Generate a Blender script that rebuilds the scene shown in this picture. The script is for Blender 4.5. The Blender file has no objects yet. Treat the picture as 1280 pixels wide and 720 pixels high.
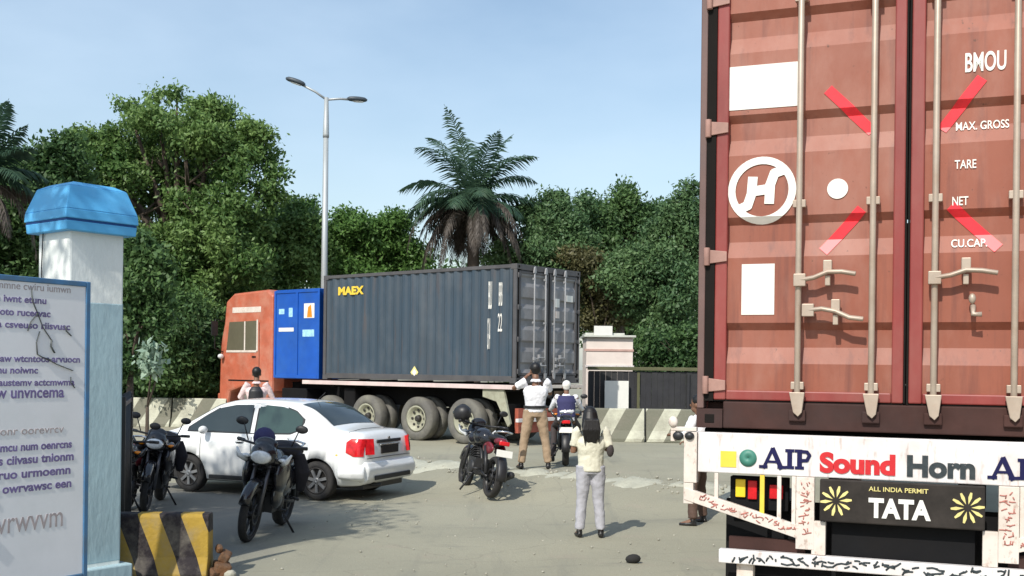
import bpy, bmesh, math, random
import numpy as np
from mathutils import Vector, Matrix, Euler
from math import sin, cos, pi, radians as R
random.seed(7)
rng = np.random.default_rng(11)
S = bpy.context.scene
C = S.collection

# ------------------------------------------------------------------ camera, sky, sun, exposure
cam_d = bpy.data.cameras.new('camera'); cam = bpy.data.objects.new('camera', cam_d); C.objects.link(cam)
cam.location = (0, 0, 1.75)
cam.rotation_euler = (Matrix.Rotation(R(90), 4, 'X') @ Matrix.Rotation(0.012, 4, 'Z')).to_euler()
cam_d.sensor_width = 36; cam_d.lens = 1350/1280*36
cam_d.shift_y = 100/1280
cam_d.clip_end = 3000; cam_d.clip_start = .05
S.camera = cam

SUN_EL = R(43); sdx, sdy = -.44, -.90          # towards the sun (horizontal)
w = bpy.data.worlds.new('World'); S.world = w; w.use_nodes = True
nt = w.node_tree; nt.nodes.clear()
sky = nt.nodes.new('ShaderNodeTexSky'); sky.sky_type = 'NISHITA'; sky.sun_disc = False
sky.sun_elevation = SUN_EL; sky.sun_rotation = math.atan2(sdx, sdy)
sky.air_density = 1.3; sky.dust_density = 1.2; sky.ozone_density = 1.6
bg = nt.nodes.new('ShaderNodeBackground'); bg.inputs['Strength'].default_value = .15
out = nt.nodes.new('ShaderNodeOutputWorld')
# thin high cloud streaks mixed into the sky (direction based)
tc = nt.nodes.new('ShaderNodeTexCoord'); mp = nt.nodes.new('ShaderNodeMapping'); mp.inputs['Scale'].default_value = (1.6, 1.2, 4)
nz = nt.nodes.new('ShaderNodeTexNoise'); nz.inputs['Scale'].default_value = 2.2; nz.inputs['Detail'].default_value = 6
rp = nt.nodes.new('ShaderNodeValToRGB'); rp.color_ramp.elements[0].position = .25; rp.color_ramp.elements[1].position = .78
rp.color_ramp.elements[0].color = (.04, .04, .04, 1); rp.color_ramp.elements[1].color = (.5, .5, .5, 1)
mx = nt.nodes.new('ShaderNodeMixRGB'); mx.inputs[2].default_value = (5.1, 6.3, 7.6, 1)
L = nt.links.new
L(tc.outputs['Generated'], mp.inputs[0]); L(mp.outputs[0], nz.inputs['Vector']); L(nz.outputs['Fac'], rp.inputs[0])
L(rp.outputs[0], mx.inputs[0]); L(sky.outputs[0], mx.inputs[1]); L(mx.outputs[0], bg.inputs[0]); L(bg.outputs[0], out.inputs[0])

sd = bpy.data.lights.new('sun', 'SUN'); sd.energy = 4.2; sd.angle = R(.6); sd.color = (1, .95, .86)
sun = bpy.data.objects.new('sun', sd); C.objects.link(sun)
hl = math.hypot(sdx, sdy)
tosun = Vector((sdx/hl*cos(SUN_EL), sdy/hl*cos(SUN_EL), sin(SUN_EL)))
sun.rotation_euler = tosun.to_track_quat('Z', 'Y').to_euler(); sun.location = (-10, -20, 30)
S.view_settings.view_transform = 'Standard'; S.view_settings.look = 'None'
S.view_settings.exposure = 0.03; S.view_settings.gamma = 1

# ------------------------------------------------------------------ materials
def mat(name, col, rough=.6, metal=0, var=.18, vscale=3, dirt=0, dcol=(.12, .10, .08), dscale=1.5, bump=0, bscale=40, coat=0, spec=.5,
        stretch=(1, 1, 1), trans=0):
    m = bpy.data.materials.new(name); m.use_nodes = True
    n = m.node_tree.nodes; l = m.node_tree.links.new
    b = n['Principled BSDF']
    b.inputs['Roughness'].default_value = rough; b.inputs['Metallic'].default_value = metal
    b.inputs['Coat Weight'].default_value = coat; b.inputs['Specular IOR Level'].default_value = spec
    tc = n.new('ShaderNodeTexCoord'); mp = n.new('ShaderNodeMapping'); mp.inputs['Scale'].default_value = stretch
    l(tc.outputs['Object'], mp.inputs[0])
    nz = n.new('ShaderNodeTexNoise'); nz.inputs['Scale'].default_value = vscale; nz.inputs['Detail'].default_value = 8; nz.inputs['Roughness'].default_value = .65
    l(mp.outputs[0], nz.inputs['Vector'])
    rr = n.new('ShaderNodeMapRange'); rr.inputs[1].default_value = .3; rr.inputs[2].default_value = .7
    l(nz.outputs['Fac'], rr.inputs[0])
    mx = n.new('ShaderNodeMixRGB')
    mx.inputs[1].default_value = (*[c*(1-var) for c in col], 1); mx.inputs[2].default_value = (*[min(1, c*(1+var)) for c in col], 1)
    l(rr.outputs[0], mx.inputs[0]); last = mx.outputs[0]
    if dirt > 0:
        nd = n.new('ShaderNodeTexNoise'); nd.inputs['Scale'].default_value = dscale; nd.inputs['Detail'].default_value = 10; nd.inputs['Roughness'].default_value = .7
        mp2 = n.new('ShaderNodeMapping'); mp2.inputs['Scale'].default_value = stretch; mp2.inputs['Location'].default_value = (3, 7, 1)
        l(tc.outputs['Object'], mp2.inputs[0]); l(mp2.outputs[0], nd.inputs['Vector'])
        r2 = n.new('ShaderNodeMapRange'); r2.inputs[1].default_value = .45; r2.inputs[2].default_value = .72; r2.inputs[4].default_value = dirt
        l(nd.outputs['Fac'], r2.inputs[0])
        m2 = n.new('ShaderNodeMixRGB'); m2.inputs[2].default_value = (*dcol, 1)
        l(r2.outputs[0], m2.inputs[0]); l(last, m2.inputs[1]); last = m2.outputs[0]
    l(last, b.inputs['Base Color'])
    if bump > 0:
        nb = n.new('ShaderNodeTexNoise'); nb.inputs['Scale'].default_value = bscale; nb.inputs['Detail'].default_value = 6
        l(mp.outputs[0], nb.inputs['Vector'])
        bp = n.new('ShaderNodeBump'); bp.inputs['Strength'].default_value = bump; bp.inputs['Distance'].default_value = .02
        l(nb.outputs['Fac'], bp.inputs['Height']); l(bp.outputs[0], b.inputs['Normal'])
    if trans:
        b.inputs['Transmission Weight'].default_value = trans
    return m

def leafmat(name, c1, c2, vs=.6):
    m = bpy.data.materials.new(name); m.use_nodes = True
    n = m.node_tree.nodes; l = m.node_tree.links.new
    b = n['Principled BSDF']; b.inputs['Roughness'].default_value = .5; b.inputs['Specular IOR Level'].default_value = .35
    tc = n.new('ShaderNodeTexCoord'); nz = n.new('ShaderNodeTexNoise'); nz.inputs['Scale'].default_value = vs; nz.inputs['Detail'].default_value = 3
    l(tc.outputs['Object'], nz.inputs['Vector'])
    n2 = n.new('ShaderNodeTexNoise'); n2.inputs['Scale'].default_value = 9; l(tc.outputs['Object'], n2.inputs['Vector'])
    ad = n.new('ShaderNodeMath'); ad.operation = 'ADD'; l(nz.outputs['Fac'], ad.inputs[0]); l(n2.outputs['Fac'], ad.inputs[1])
    rr = n.new('ShaderNodeMapRange'); rr.inputs[1].default_value = .75; rr.inputs[2].default_value = 1.25; l(ad.outputs[0], rr.inputs[0])
    mx = n.new('ShaderNodeMixRGB'); mx.inputs[1].default_value = (*c1, 1); mx.inputs[2].default_value = (*c2, 1)
    l(rr.outputs[0], mx.inputs[0]); l(mx.outputs[0], b.inputs['Base Color'])
    tr = n.new('ShaderNodeBsdfTranslucent'); l(mx.outputs[0], tr.inputs[0])
    ms = n.new('ShaderNodeMixShader'); ms.inputs[0].default_value = .38
    l(b.outputs[0], ms.inputs[1]); l(tr.outputs[0], ms.inputs[2]); l(ms.outputs[0], n['Material Output'].inputs[0])
    return m

def stripemat(name, ca, cb, period, slant, axis='X', dirt=.6, pos=.5):
    """diagonal painted stripes along the object's own x axis"""
    m = mat(name, ca, .8, dirt=dirt, dcol=(.22, .20, .16), dscale=2.5, bump=.4, bscale=25)
    n = m.node_tree.nodes; l = m.node_tree.links.new
    tc = n.new('ShaderNodeTexCoord'); sp = n.new('ShaderNodeSeparateXYZ'); l(tc.outputs['Object'], sp.inputs[0])
    mu = n.new('ShaderNodeMath'); mu.operation = 'MULTIPLY'; mu.inputs[1].default_value = -slant; l(sp.outputs['Z'], mu.inputs[0])
    ad = n.new('ShaderNodeMath'); ad.operation = 'ADD'; l(sp.outputs[axis], ad.inputs[0]); l(mu.outputs[0], ad.inputs[1])
    dv = n.new('ShaderNodeMath'); dv.operation = 'DIVIDE'; dv.inputs[1].default_value = period; l(ad.outputs[0], dv.inputs[0])
    fr = n.new('ShaderNodeMath'); fr.operation = 'FRACT'; l(dv.outputs[0], fr.inputs[0])
    gt = n.new('ShaderNodeMath'); gt.operation = 'GREATER_THAN'; gt.inputs[1].default_value = pos; l(fr.outputs[0], gt.inputs[0])
    mx = [x for x in n if x.type == 'MIX_RGB'][0]
    m3 = n.new('ShaderNodeMixRGB'); m3.inputs[2].default_value = (*cb, 1)
    tgt = mx.outputs[0].links[0].to_socket
    l(mx.outputs[0], m3.inputs[1]); l(gt.outputs[0], m3.inputs[0]); l(m3.outputs[0], tgt)
    return m

def glassmat(name, col=(.02, .03, .03), rough=.06):
    m = mat(name, col, rough, var=.1, spec=.8); return m

M = {}
M['red_paint'] = mat('faded red container paint', (.275, .080, .045), .55, var=.16, vscale=1.3, dirt=.6, dcol=(.36, .165, .125), dscale=1.1, bump=.12, bscale=12, stretch=(1, 1, .45))
def streaks(m, col, amount, sx, sz, lo=.52, hi=.68):
    n = m.node_tree.nodes; l = m.node_tree.links.new; b = n['Principled BSDF']
    src = b.inputs['Base Color'].links[0].from_socket
    tc = n.new('ShaderNodeTexCoord'); mp = n.new('ShaderNodeMapping'); mp.inputs['Scale'].default_value = (sx, sx, sz); mp.inputs['Location'].default_value = (1.3, 4.2, .7)
    z = n.new('ShaderNodeTexNoise'); z.inputs['Scale'].default_value = 1; z.inputs['Detail'].default_value = 7; z.inputs['Roughness'].default_value = .62
    r_ = n.new('ShaderNodeMapRange'); r_.inputs[1].default_value = lo; r_.inputs[2].default_value = hi; r_.inputs[4].default_value = amount
    x = n.new('ShaderNodeMixRGB'); x.inputs[2].default_value = (*col, 1)
    l(tc.outputs['Object'], mp.inputs[0]); l(mp.outputs[0], z.inputs['Vector']); l(z.outputs['Fac'], r_.inputs[0]); l(r_.outputs[0], x.inputs[0]); l(src, x.inputs[1]); l(x.outputs[0], b.inputs['Base Color'])
streaks(M['red_paint'], (.13, .040, .030), .6, 13, .9); streaks(M['red_paint'], (.42, .24, .19), .45, 2.2, 1.0, .5, .75); streaks(M['red_paint'], (.09, .035, .02), .8, 26, 22, .66, .72)
M['red_frame'] = mat('deep red frame paint', (.24, .035, .030), .5, var=.22, vscale=2, dirt=.4, dcol=(.33, .15, .12), dscale=2, stretch=(1, 1, .4))
M['red_sill'] = mat('dark brown sill steel', (.055, .026, .022), .75, spec=.2, var=.3, dirt=.6, dcol=(.05, .04, .04))
M['black_rubber'] = mat('black door gasket rubber', (.012, .010, .009), .9, spec=.15)
M['galv'] = mat('galvanised rod steel', (.44, .36, .29), .45, metal=.25, var=.15, vscale=5, dirt=.5, dcol=(.36, .24, .17), dscale=6)
M['grey_steel'] = mat('slate blue container paint', (.038, .062, .088), .5, var=.15, vscale=1.2, dirt=.5, dcol=(.07, .078, .085), dscale=1.3, stretch=(1, 1, .35))
streaks(M['grey_steel'], (.10, .065, .05), .5, 7, .7, .55, .72); streaks(M['grey_steel'], (.11, .13, .15), .4, 1.2, .8, .5, .7)
M['grey_frame'] = mat('dark grey container frame', (.075, .073, .078), .6, var=.2, dirt=.5, dcol=(.11, .10, .09), dscale=2.5)
M['grey_door'] = mat('grey container door', (.24, .24, .25), .6, var=.2, dirt=.6, dcol=(.17, .15, .14), dscale=2)
M['galv_grey'] = mat('grey rods', (.33, .33, .34), .5, metal=.2)
M['blue_steel'] = mat('bright blue truck panel', (.008, .085, .42), .4, var=.15, vscale=2, dirt=.25, dcol=(.05, .16, .35))
M['orange_cab'] = mat('orange red cab paint', (.47, .125, .07), .4, var=.15, dirt=.6, dcol=(.55, .30, .22), dscale=2)
M['white_paint'] = mat('white painted metal', (.72, .69, .68), .5, var=.08, vscale=4, dirt=.6, dcol=(.50, .42, .38), dscale=3.5)
streaks(M['white_paint'], (.36, .22, .17), .55, 30, 6, .56, .72)
M['cream'] = mat('cream paint', (.68, .61, .55), .6, var=.1, vscale=5, dirt=.6, dcol=(.5, .38, .3), dscale=4)
streaks(M['cream'], (.30, .17, .12), .6, 34, 22, .56, .70)
M['white_sheet'] = mat('white sticker', (.76, .75, .70), .5, var=.04)
M['decal_white'] = mat('white lettering', (.82, .80, .74), .6, var=.08, vscale=20)
M['decal_red'] = mat('bright red reflective tape', (.80, .02, .035), .4, var=.25, vscale=9)
M['navy'] = mat('navy lettering', (.014, .014, .065), .7, spec=.15)
M['letter_red'] = mat('red lettering', (.55, .03, .035), .7, spec=.2, var=.15, vscale=15)
M['letter_grey'] = mat('dark grey lettering', (.045, .055, .06), .8, spec=.15, var=.3, vscale=20)
M['yellow'] = mat('yellow paint', (.80, .56, .06), .5, var=.12)
M['green_dot'] = mat('dark green paint', (.05, .20, .15), .5)
M['board_black'] = mat('black name board', (.028, .023, .02), .7, spec=.25, var=.4, vscale=8)
M['gold'] = mat('pale gold paint', (.72, .62, .24), .5)
M['chassis'] = mat('black chassis steel', (.009, .009, .010), .85, spec=.15, dirt=.4, dcol=(.02, .016, .014))
M['tyre'] = mat('tyre rubber', (.022, .021, .021), .85, dirt=.5, dcol=(.06, .055, .045), dscale=6, bump=.3, bscale=60)
M['tyre_dusty'] = mat('dusty truck tyre', (.13, .125, .115), .9, dirt=.7, dcol=(.24, .23, .18), dscale=2.5, bump=.3, bscale=60)
M['rim_dusty'] = mat('dusty olive rim', (.36, .36, .27), .7, var=.2, dirt=.6, dcol=(.18, .15, .11), dscale=6)
M['hub_dark'] = mat('dark wheel hub', (.03, .027, .025), .6)
M['rim'] = mat('silver hubcap', (.24, .245, .25), .45, metal=.5, dirt=.4, dcol=(.15, .14, .13), dscale=8)
M['car_white'] = mat('white car paint', (.80, .81, .80), .22, var=.02, dirt=.18, dcol=(.6, .58, .52), dscale=2, coat=.6)
M['glass'] = glassmat('dark tinted glass', (.025, .035, .035))
M['glass_green'] = glassmat('greenish car glass', (.035, .065, .055))
M['plastic'] = mat('black plastic', (.018, .018, .02), .45)
M['bike_black'] = mat('glossy black bike paint', (.012, .012, .016), .22, coat=.5, dirt=.2, dcol=(.06, .06, .055), dscale=8)
M['engine'] = mat('engine metal', (.06, .06, .062), .5, metal=.5, dirt=.5, dcol=(.04, .04, .04), dscale=10)
M['chrome'] = mat('chrome', (.75, .75, .75), .18, metal=.9)
M['seat'] = mat('black vinyl seat', (.015, .014, .015), .5)
M['red_lamp'] = mat('red lamp lens', (.60, .012, .018), .15, var=.35, vscale=12)
M['orange_lamp'] = mat('orange lamp lens', (.80, .25, .01), .2)
M['yellow_lamp'] = mat('yellow lamp lens', (.85, .58, .03), .2)
M['clear_lamp'] = mat('clear headlamp lens', (.72, .74, .74), .1, var=.2, vscale=20, coat=.8)
M['skin'] = mat('brown skin', (.20, .10, .06), .55, var=.06)
M['hair'] = mat('black hair', (.008, .007, .007), .5, var=.3, vscale=30)
M['shirt_white'] = mat('white cotton shirt', (.80, .80, .84), .85, var=.05, bump=.3, bscale=15)
M['shirt_cream'] = mat('cream cotton shirt', (.66, .64, .52), .85, var=.08, bump=.3, bscale=15)
M['shirt_pink'] = mat('pale pink cotton shirt', (.75, .58, .57), .85, var=.06, bump=.3, bscale=15)
M['navy_cloth'] = mat('navy cloth', (.035, .035, .11), .85, var=.15, bump=.3, bscale=20)
M['khaki'] = mat('khaki trousers', (.36, .26, .17), .85, var=.1, bump=.3, bscale=14)
M['grey_cloth'] = mat('light grey trousers', (.40, .40, .44), .85, var=.1, bump=.3, bscale=14)
M['dark_cloth'] = mat('dark trousers', (.05, .04, .04), .85, var=.15, bump=.3, bscale=14)
M['brown_cloth'] = mat('brown trousers', (.10, .06, .045), .85, var=.15)
M['shoe'] = mat('black shoe leather', (.012, .011, .011), .4)
M['pole'] = mat('galvanised lamp pole', (.42, .45, .46), .5, metal=.3, var=.1, dirt=.3, dcol=(.33, .33, .3), dscale=2, stretch=(4, 4, .6))
M['lamp_head'] = mat('dark lamp head', (.05, .065, .08), .5)
M['pillar_white'] = mat('white limewashed plaster', (.80, .83, .80), .8, var=.05, vscale=2, dirt=.3, dcol=(.55, .62, .62), dscale=2.2, bump=.3, bscale=18, stretch=(1, 1, .5))
M['pillar_blue'] = mat('pale blue shade tint and plinth plaster', (.40, .55, .60), .8, var=.12, vscale=1.5, dirt=.5, dcol=(.30, .38, .42), dscale=2, bump=.3, bscale=18, stretch=(1, 1, .4))
M['cap_blue'] = mat('sky blue painted plaster', (.10, .44, .80), .6, var=.12, vscale=2, dirt=.35, dcol=(.2, .5, .8), dscale=2.5, bump=.15, bscale=14)
M['cap_groove'] = mat('dark blue groove', (.01, .07, .25), .7)
M['board_white'] = mat('white sign sheet', (.86, .86, .88), .5, var=.04, dirt=.2, dcol=(.6, .66, .63), dscale=1.4)
M['frame_blue'] = mat('steel blue sign frame', (.07, .19, .36), .5, var=.25, dirt=.7, dcol=(.13, .17, .19), dscale=5)
M['ink'] = mat('purple ink lettering', (.19, .15, .32), .6, var=.25, vscale=12)
M['ink_faint'] = mat('faded brown lettering', (.44, .38, .38), .6, var=.15, vscale=12)
M['mark_black'] = mat('black marks', (.08, .09, .09), .6)
M['bark'] = mat('grey brown bark', (.075, .055, .04), .9, var=.35, vscale=6, bump=.8, bscale=18, stretch=(1, 1, .25))
M['fence'] = mat('dark sheet fence', (.022, .022, .026), .7, var=.3, dirt=.3, dcol=(.05, .05, .04))
M['fence_rail'] = mat('olive brown rail', (.10, .10, .05), .8)
M['kiosk'] = mat('pale pink cream kiosk wall', (.74, .64, .58), .7, var=.08, dirt=.35, dcol=(.76, .72, .64), dscale=1.5)
M['kiosk_roof'] = mat('kiosk roof sheet', (.55, .56, .50), .7, dirt=.5, dcol=(.3, .3, .25))
M['pink_line'] = mat('dull rose band', (.52, .33, .28), .7)
M['stone'] = mat('rubble stone', (.36, .35, .29), .9, var=.3, vscale=8, bump=.5)
M['dark_stone'] = mat('dark stone', (.02, .02, .02), .9)
M['dust'] = mat('pale dust and grit', (.42, .42, .34), .95, var=.18, vscale=3, dirt=.4, dcol=(.30, .29, .23), dscale=4, bump=.6, bscale=20)
M['leaf_mid'] = leafmat('mid green leaves', (.05, .125, .030), (.24, .36, .115))
M['leaf_dark'] = leafmat('dark green leaves', (.038, .09, .032), (.14, .24, .08))
M['leaf_bright'] = leafmat('bright green leaves', (.06, .14, .03), (.16, .29, .075))
M['leaf_teal'] = leafmat('blue green leaves', (.055, .125, .055), (.17, .27, .11))
M['leaf_olive'] = leafmat('olive brown leaves', (.08, .08, .035), (.17, .16, .07))
M['leaf_pale'] = leafmat('pale mint leaves', (.30, .42, .32), (.45, .55, .42))
M['palm_leaf'] = leafmat('palm frond green', (.032, .075, .05), (.085, .15, .085))
M['palm_dead'] = leafmat('dead palm frond', (.055, .045, .038), (.15, .125, .105))
M['barrier'] = stripemat('cream and grey striped concrete', (.50, .50, .40), (.16, .16, .12), .80, .55)
M['barrier_yellow'] = stripemat('yellow and black striped concrete', (.36, .23, .03), (.012, .007, .010), .40, -.40, dirt=.7, pos=.5)  # yellow darkened and dirt raised to put the barrier's shade into its colour

# ------------------------------------------------------------------ mesh helpers
class MB:
    def __init__(s): s.v = []; s.f = []; s.mi = []; s.sm = []
    def add(s, vs, fs, mi=0, smooth=False):
        o = len(s.v); s.v += [tuple(v) for v in vs]
        for f in fs: s.f.append(tuple(i+o for i in f)); s.mi.append(mi); s.sm.append(smooth)
        return s
    def box(s, c, d, rot=None, mi=0):
        c = Vector(c); h = Vector(d)/2
        Rm = Euler(rot).to_matrix() if rot else Matrix.Identity(3)
        vs = [c + Rm @ Vector((sx*h.x, sy*h.y, sz*h.z)) for sx in (-1, 1) for sy in (-1, 1) for sz in (-1, 1)]
        return s.add(vs, [(0, 1, 3, 2), (4, 6, 7, 5), (0, 4, 5, 1), (2, 3, 7, 6), (0, 2, 6, 4), (1, 5, 7, 3)], mi)
    def bb(s, a, b, mi=0):
        return s.box([(a[i]+b[i])/2 for i in range(3)], [abs(b[i]-a[i]) for i in range(3)], mi=mi)
    def tube(s, pts, rad, n=10, mi=0, cap=True, flat=None, smooth=True):
        pts = [Vector(p) for p in pts]
        if not hasattr(rad, '__len__'): rad = [rad]*len(pts)
        vs = []; fs = []; prev = None
        for i, p in enumerate(pts):
            t = (pts[min(i+1, len(pts)-1)] - pts[max(i-1, 0)]).normalized()
            if prev is None:
                a = Vector((0, 0, 1)) if abs(t.z) < .9 else Vector((1, 0, 0))
                prev = t.cross(a).normalized()
            prev = (prev - t*prev.dot(t)).normalized(); q = t.cross(prev)
            for k in range(n):
                an = 2*pi*k/n
                e1 = flat if flat else 1
                vs.append(p + prev*cos(an)*rad[i] + q*sin(an)*rad[i]*e1)
        m = len(pts)
        for i in range(m-1):
            for k in range(n):
                fs.append((i*n+k, i*n+(k+1) % n, (i+1)*n+(k+1) % n, (i+1)*n+k))
        if cap: fs.append(tuple(reversed(range(n)))); fs.append(tuple((m-1)*n+k for k in range(n)))
        return s.add(vs, fs, mi, smooth)
    def rings(s, rs, n=16, mi=0, smooth=True):
        """rs: list of (cx,cy,z,rx,ry)"""
        vs = [(cx+rx*cos(2*pi*k/n), cy+ry*sin(2*pi*k/n), z) for cx, cy, z, rx, ry in rs for k in range(n)]
        m = len(rs); fs = []
        for i in range(m-1):
            for k in range(n): fs.append((i*n+k, i*n+(k+1) % n, (i+1)*n+(k+1) % n, (i+1)*n+k))
        fs.append(tuple(reversed(range(n)))); fs.append(tuple((m-1)*n+k for k in range(n)))
        return s.add(vs, fs, mi, smooth)
    def ell(s, c, r, n=14, m=9, rot=None, mi=0):
        c = Vector(c); Rm = Euler(rot).to_matrix() if rot else Matrix.Identity(3)
        vs = []; fs = []
        for i in range(m+1):
            th = pi*i/m; rr = max(sin(th), .02)
            for k in range(n):
                vs.append(c + Rm @ Vector((r[0]*rr*cos(2*pi*k/n), r[1]*rr*sin(2*pi*k/n), -r[2]*cos(th))))
        for i in range(m):
            for k in range(n): fs.append((i*n+k, i*n+(k+1) % n, (i+1)*n+(k+1) % n, (i+1)*n+k))
        fs.append(tuple(reversed(range(n)))); fs.append(tuple(m*n+k for k in range(n)))
        return s.add(vs, fs, mi, True)
    def prism(s, poly, a0, a1, axis='y', mi=0):
        """poly: 2D outline (ccw not required), extruded between a0 and a1 along axis"""
        n = len(poly)
        def p3(p, a): return {'y': (p[0], a, p[1]), 'x': (a, p[0], p[1]), 'z': (p[0], p[1], a)}[axis]
        vs = [p3(p, a0) for p in poly] + [p3(p, a1) for p in poly]
        fs = [tuple(range(n)), tuple(reversed(range(n, 2*n)))] + [(i, i+n, (i+1) % n+n, (i+1) % n) for i in range(n)]
        return s.add(vs, fs, mi)
    def lathe(s, prof, n=24, axis='y', c=(0, 0, 0), mi=0):
        """prof: (radius, axial) closed loop, revolved"""
        m = len(prof); vs = []; fs = []; c = Vector(c)
        for k in range(n):
            a = 2*pi*k/n
            for r, h in prof:
                v = {'y': (r*cos(a), h, r*sin(a)), 'x': (h, r*cos(a), r*sin(a)), 'z': (r*cos(a), r*sin(a), h)}[axis]
                vs.append(c + Vector(v))
        for k in range(n):
            for i in range(m):
                j = (i+1) % m; k2 = (k+1) % n
                fs.append((k*m+i, k*m+j, k2*m+j, k2*m+i))
        return s.add(vs, fs, mi, True)
    def mesh(s, name):
        me = bpy.data.meshes.new(name); me.from_pydata(s.v, [], s.f); me.update()
        me.polygons.foreach_set('material_index', s.mi); me.polygons.foreach_set('use_smooth', s.sm)
        bm = bmesh.new(); bm.from_mesh(me); bmesh.ops.recalc_face_normals(bm, faces=bm.faces); bm.to_mesh(me); bm.free()
        return me
    def build(s, name, mats, parent=None, bevel=0, remesh=0, smooth_it=0, loc=None, rot=None):
        me = s.mesh(name)
        for m_ in (mats if isinstance(mats, (list, tuple)) else [mats]): me.materials.append(m_)
        o = bpy.data.objects.new(name, me); C.objects.link(o)
        if bevel or remesh:
            if remesh:
                md = o.modifiers.new('r', 'REMESH'); md.mode = 'VOXEL'; md.voxel_size = remesh; md.use_smooth_shade = True
                if smooth_it:
                    m2 = o.modifiers.new('s', 'SMOOTH'); m2.iterations = smooth_it; m2.factor = .5
            if bevel:
                md = o.modifiers.new('b', 'BEVEL'); md.width = bevel; md.segments = 2; md.limit_method = 'ANGLE'; md.angle_limit = R(40)
            bake(o)
        if parent: o.parent = parent
        if loc is not None: o.location = loc
        if rot is not None: o.rotation_euler = rot
        return o

def crease(o, amt=.016, size=.10):
    tx = bpy.data.textures.new('creases', 'CLOUDS'); tx.noise_scale = size; tx.noise_depth = 2
    md = o.modifiers.new('d', 'DISPLACE'); md.texture = tx; md.strength = amt; md.mid_level = .5; md.texture_coords = 'LOCAL'
    bake(o)
def bake(o):
    bpy.context.view_layer.update()
    dg = bpy.context.evaluated_depsgraph_get(); dg.update()
    me = bpy.data.meshes.new_from_object(o.evaluated_get(dg)); old = o.data; o.modifiers.clear(); o.data = me; me.name = o.name

def tag(o, label=None, cat=None, group=None, kind=None):
    if label: o['label'] = label
    if cat: o['category'] = cat
    if group: o['group'] = group
    if kind: o['kind'] = kind
    return o
def thing(name, label, cat, loc=(0, 0, 0), rz=0, group=None):
    o = bpy.data.objects.new(name, None); C.objects.link(o); o.location = loc; o.rotation_euler = (0, 0, rz); o.empty_display_size = .3
    return tag(o, label, cat, group)

def text(string, name, m, parent, w, h, loc, rot, depth=.003, fat=0, shear=0):
    """lettering as a mesh of exact width w and height h; loc is its lower left corner"""
    cu = bpy.data.curves.new(name, 'FONT'); cu.body = string; cu.size = 1; cu.offset = fat; cu.shear = shear; cu.extrude = .01
    t = bpy.data.objects.new(name, cu); C.objects.link(t)
    dg = bpy.context.evaluated_depsgraph_get(); dg.update()
    me = bpy.data.meshes.new_from_object(t.evaluated_get(dg)); bpy.data.objects.remove(t); bpy.data.curves.remove(cu)
    co = np.array([v.co[:] for v in me.vertices]); mn = co.min(0); mxx = co.max(0)
    for v in me.vertices:
        v.co.x = (v.co.x-mn[0])/(mxx[0]-mn[0])*w; v.co.y = (v.co.y-mn[1])/(mxx[1]-mn[1])*h
        v.co.z = (v.co.z-mn[2])/(mxx[2]-mn[2])*depth
    me.materials.clear(); me.materials.append(m); me.name = name
    o = bpy.data.objects.new(name, me); C.objects.link(o); o.parent = parent; o.location = loc; o.rotation_euler = rot
    return o
RX = (R(90), 0, 0)

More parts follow.
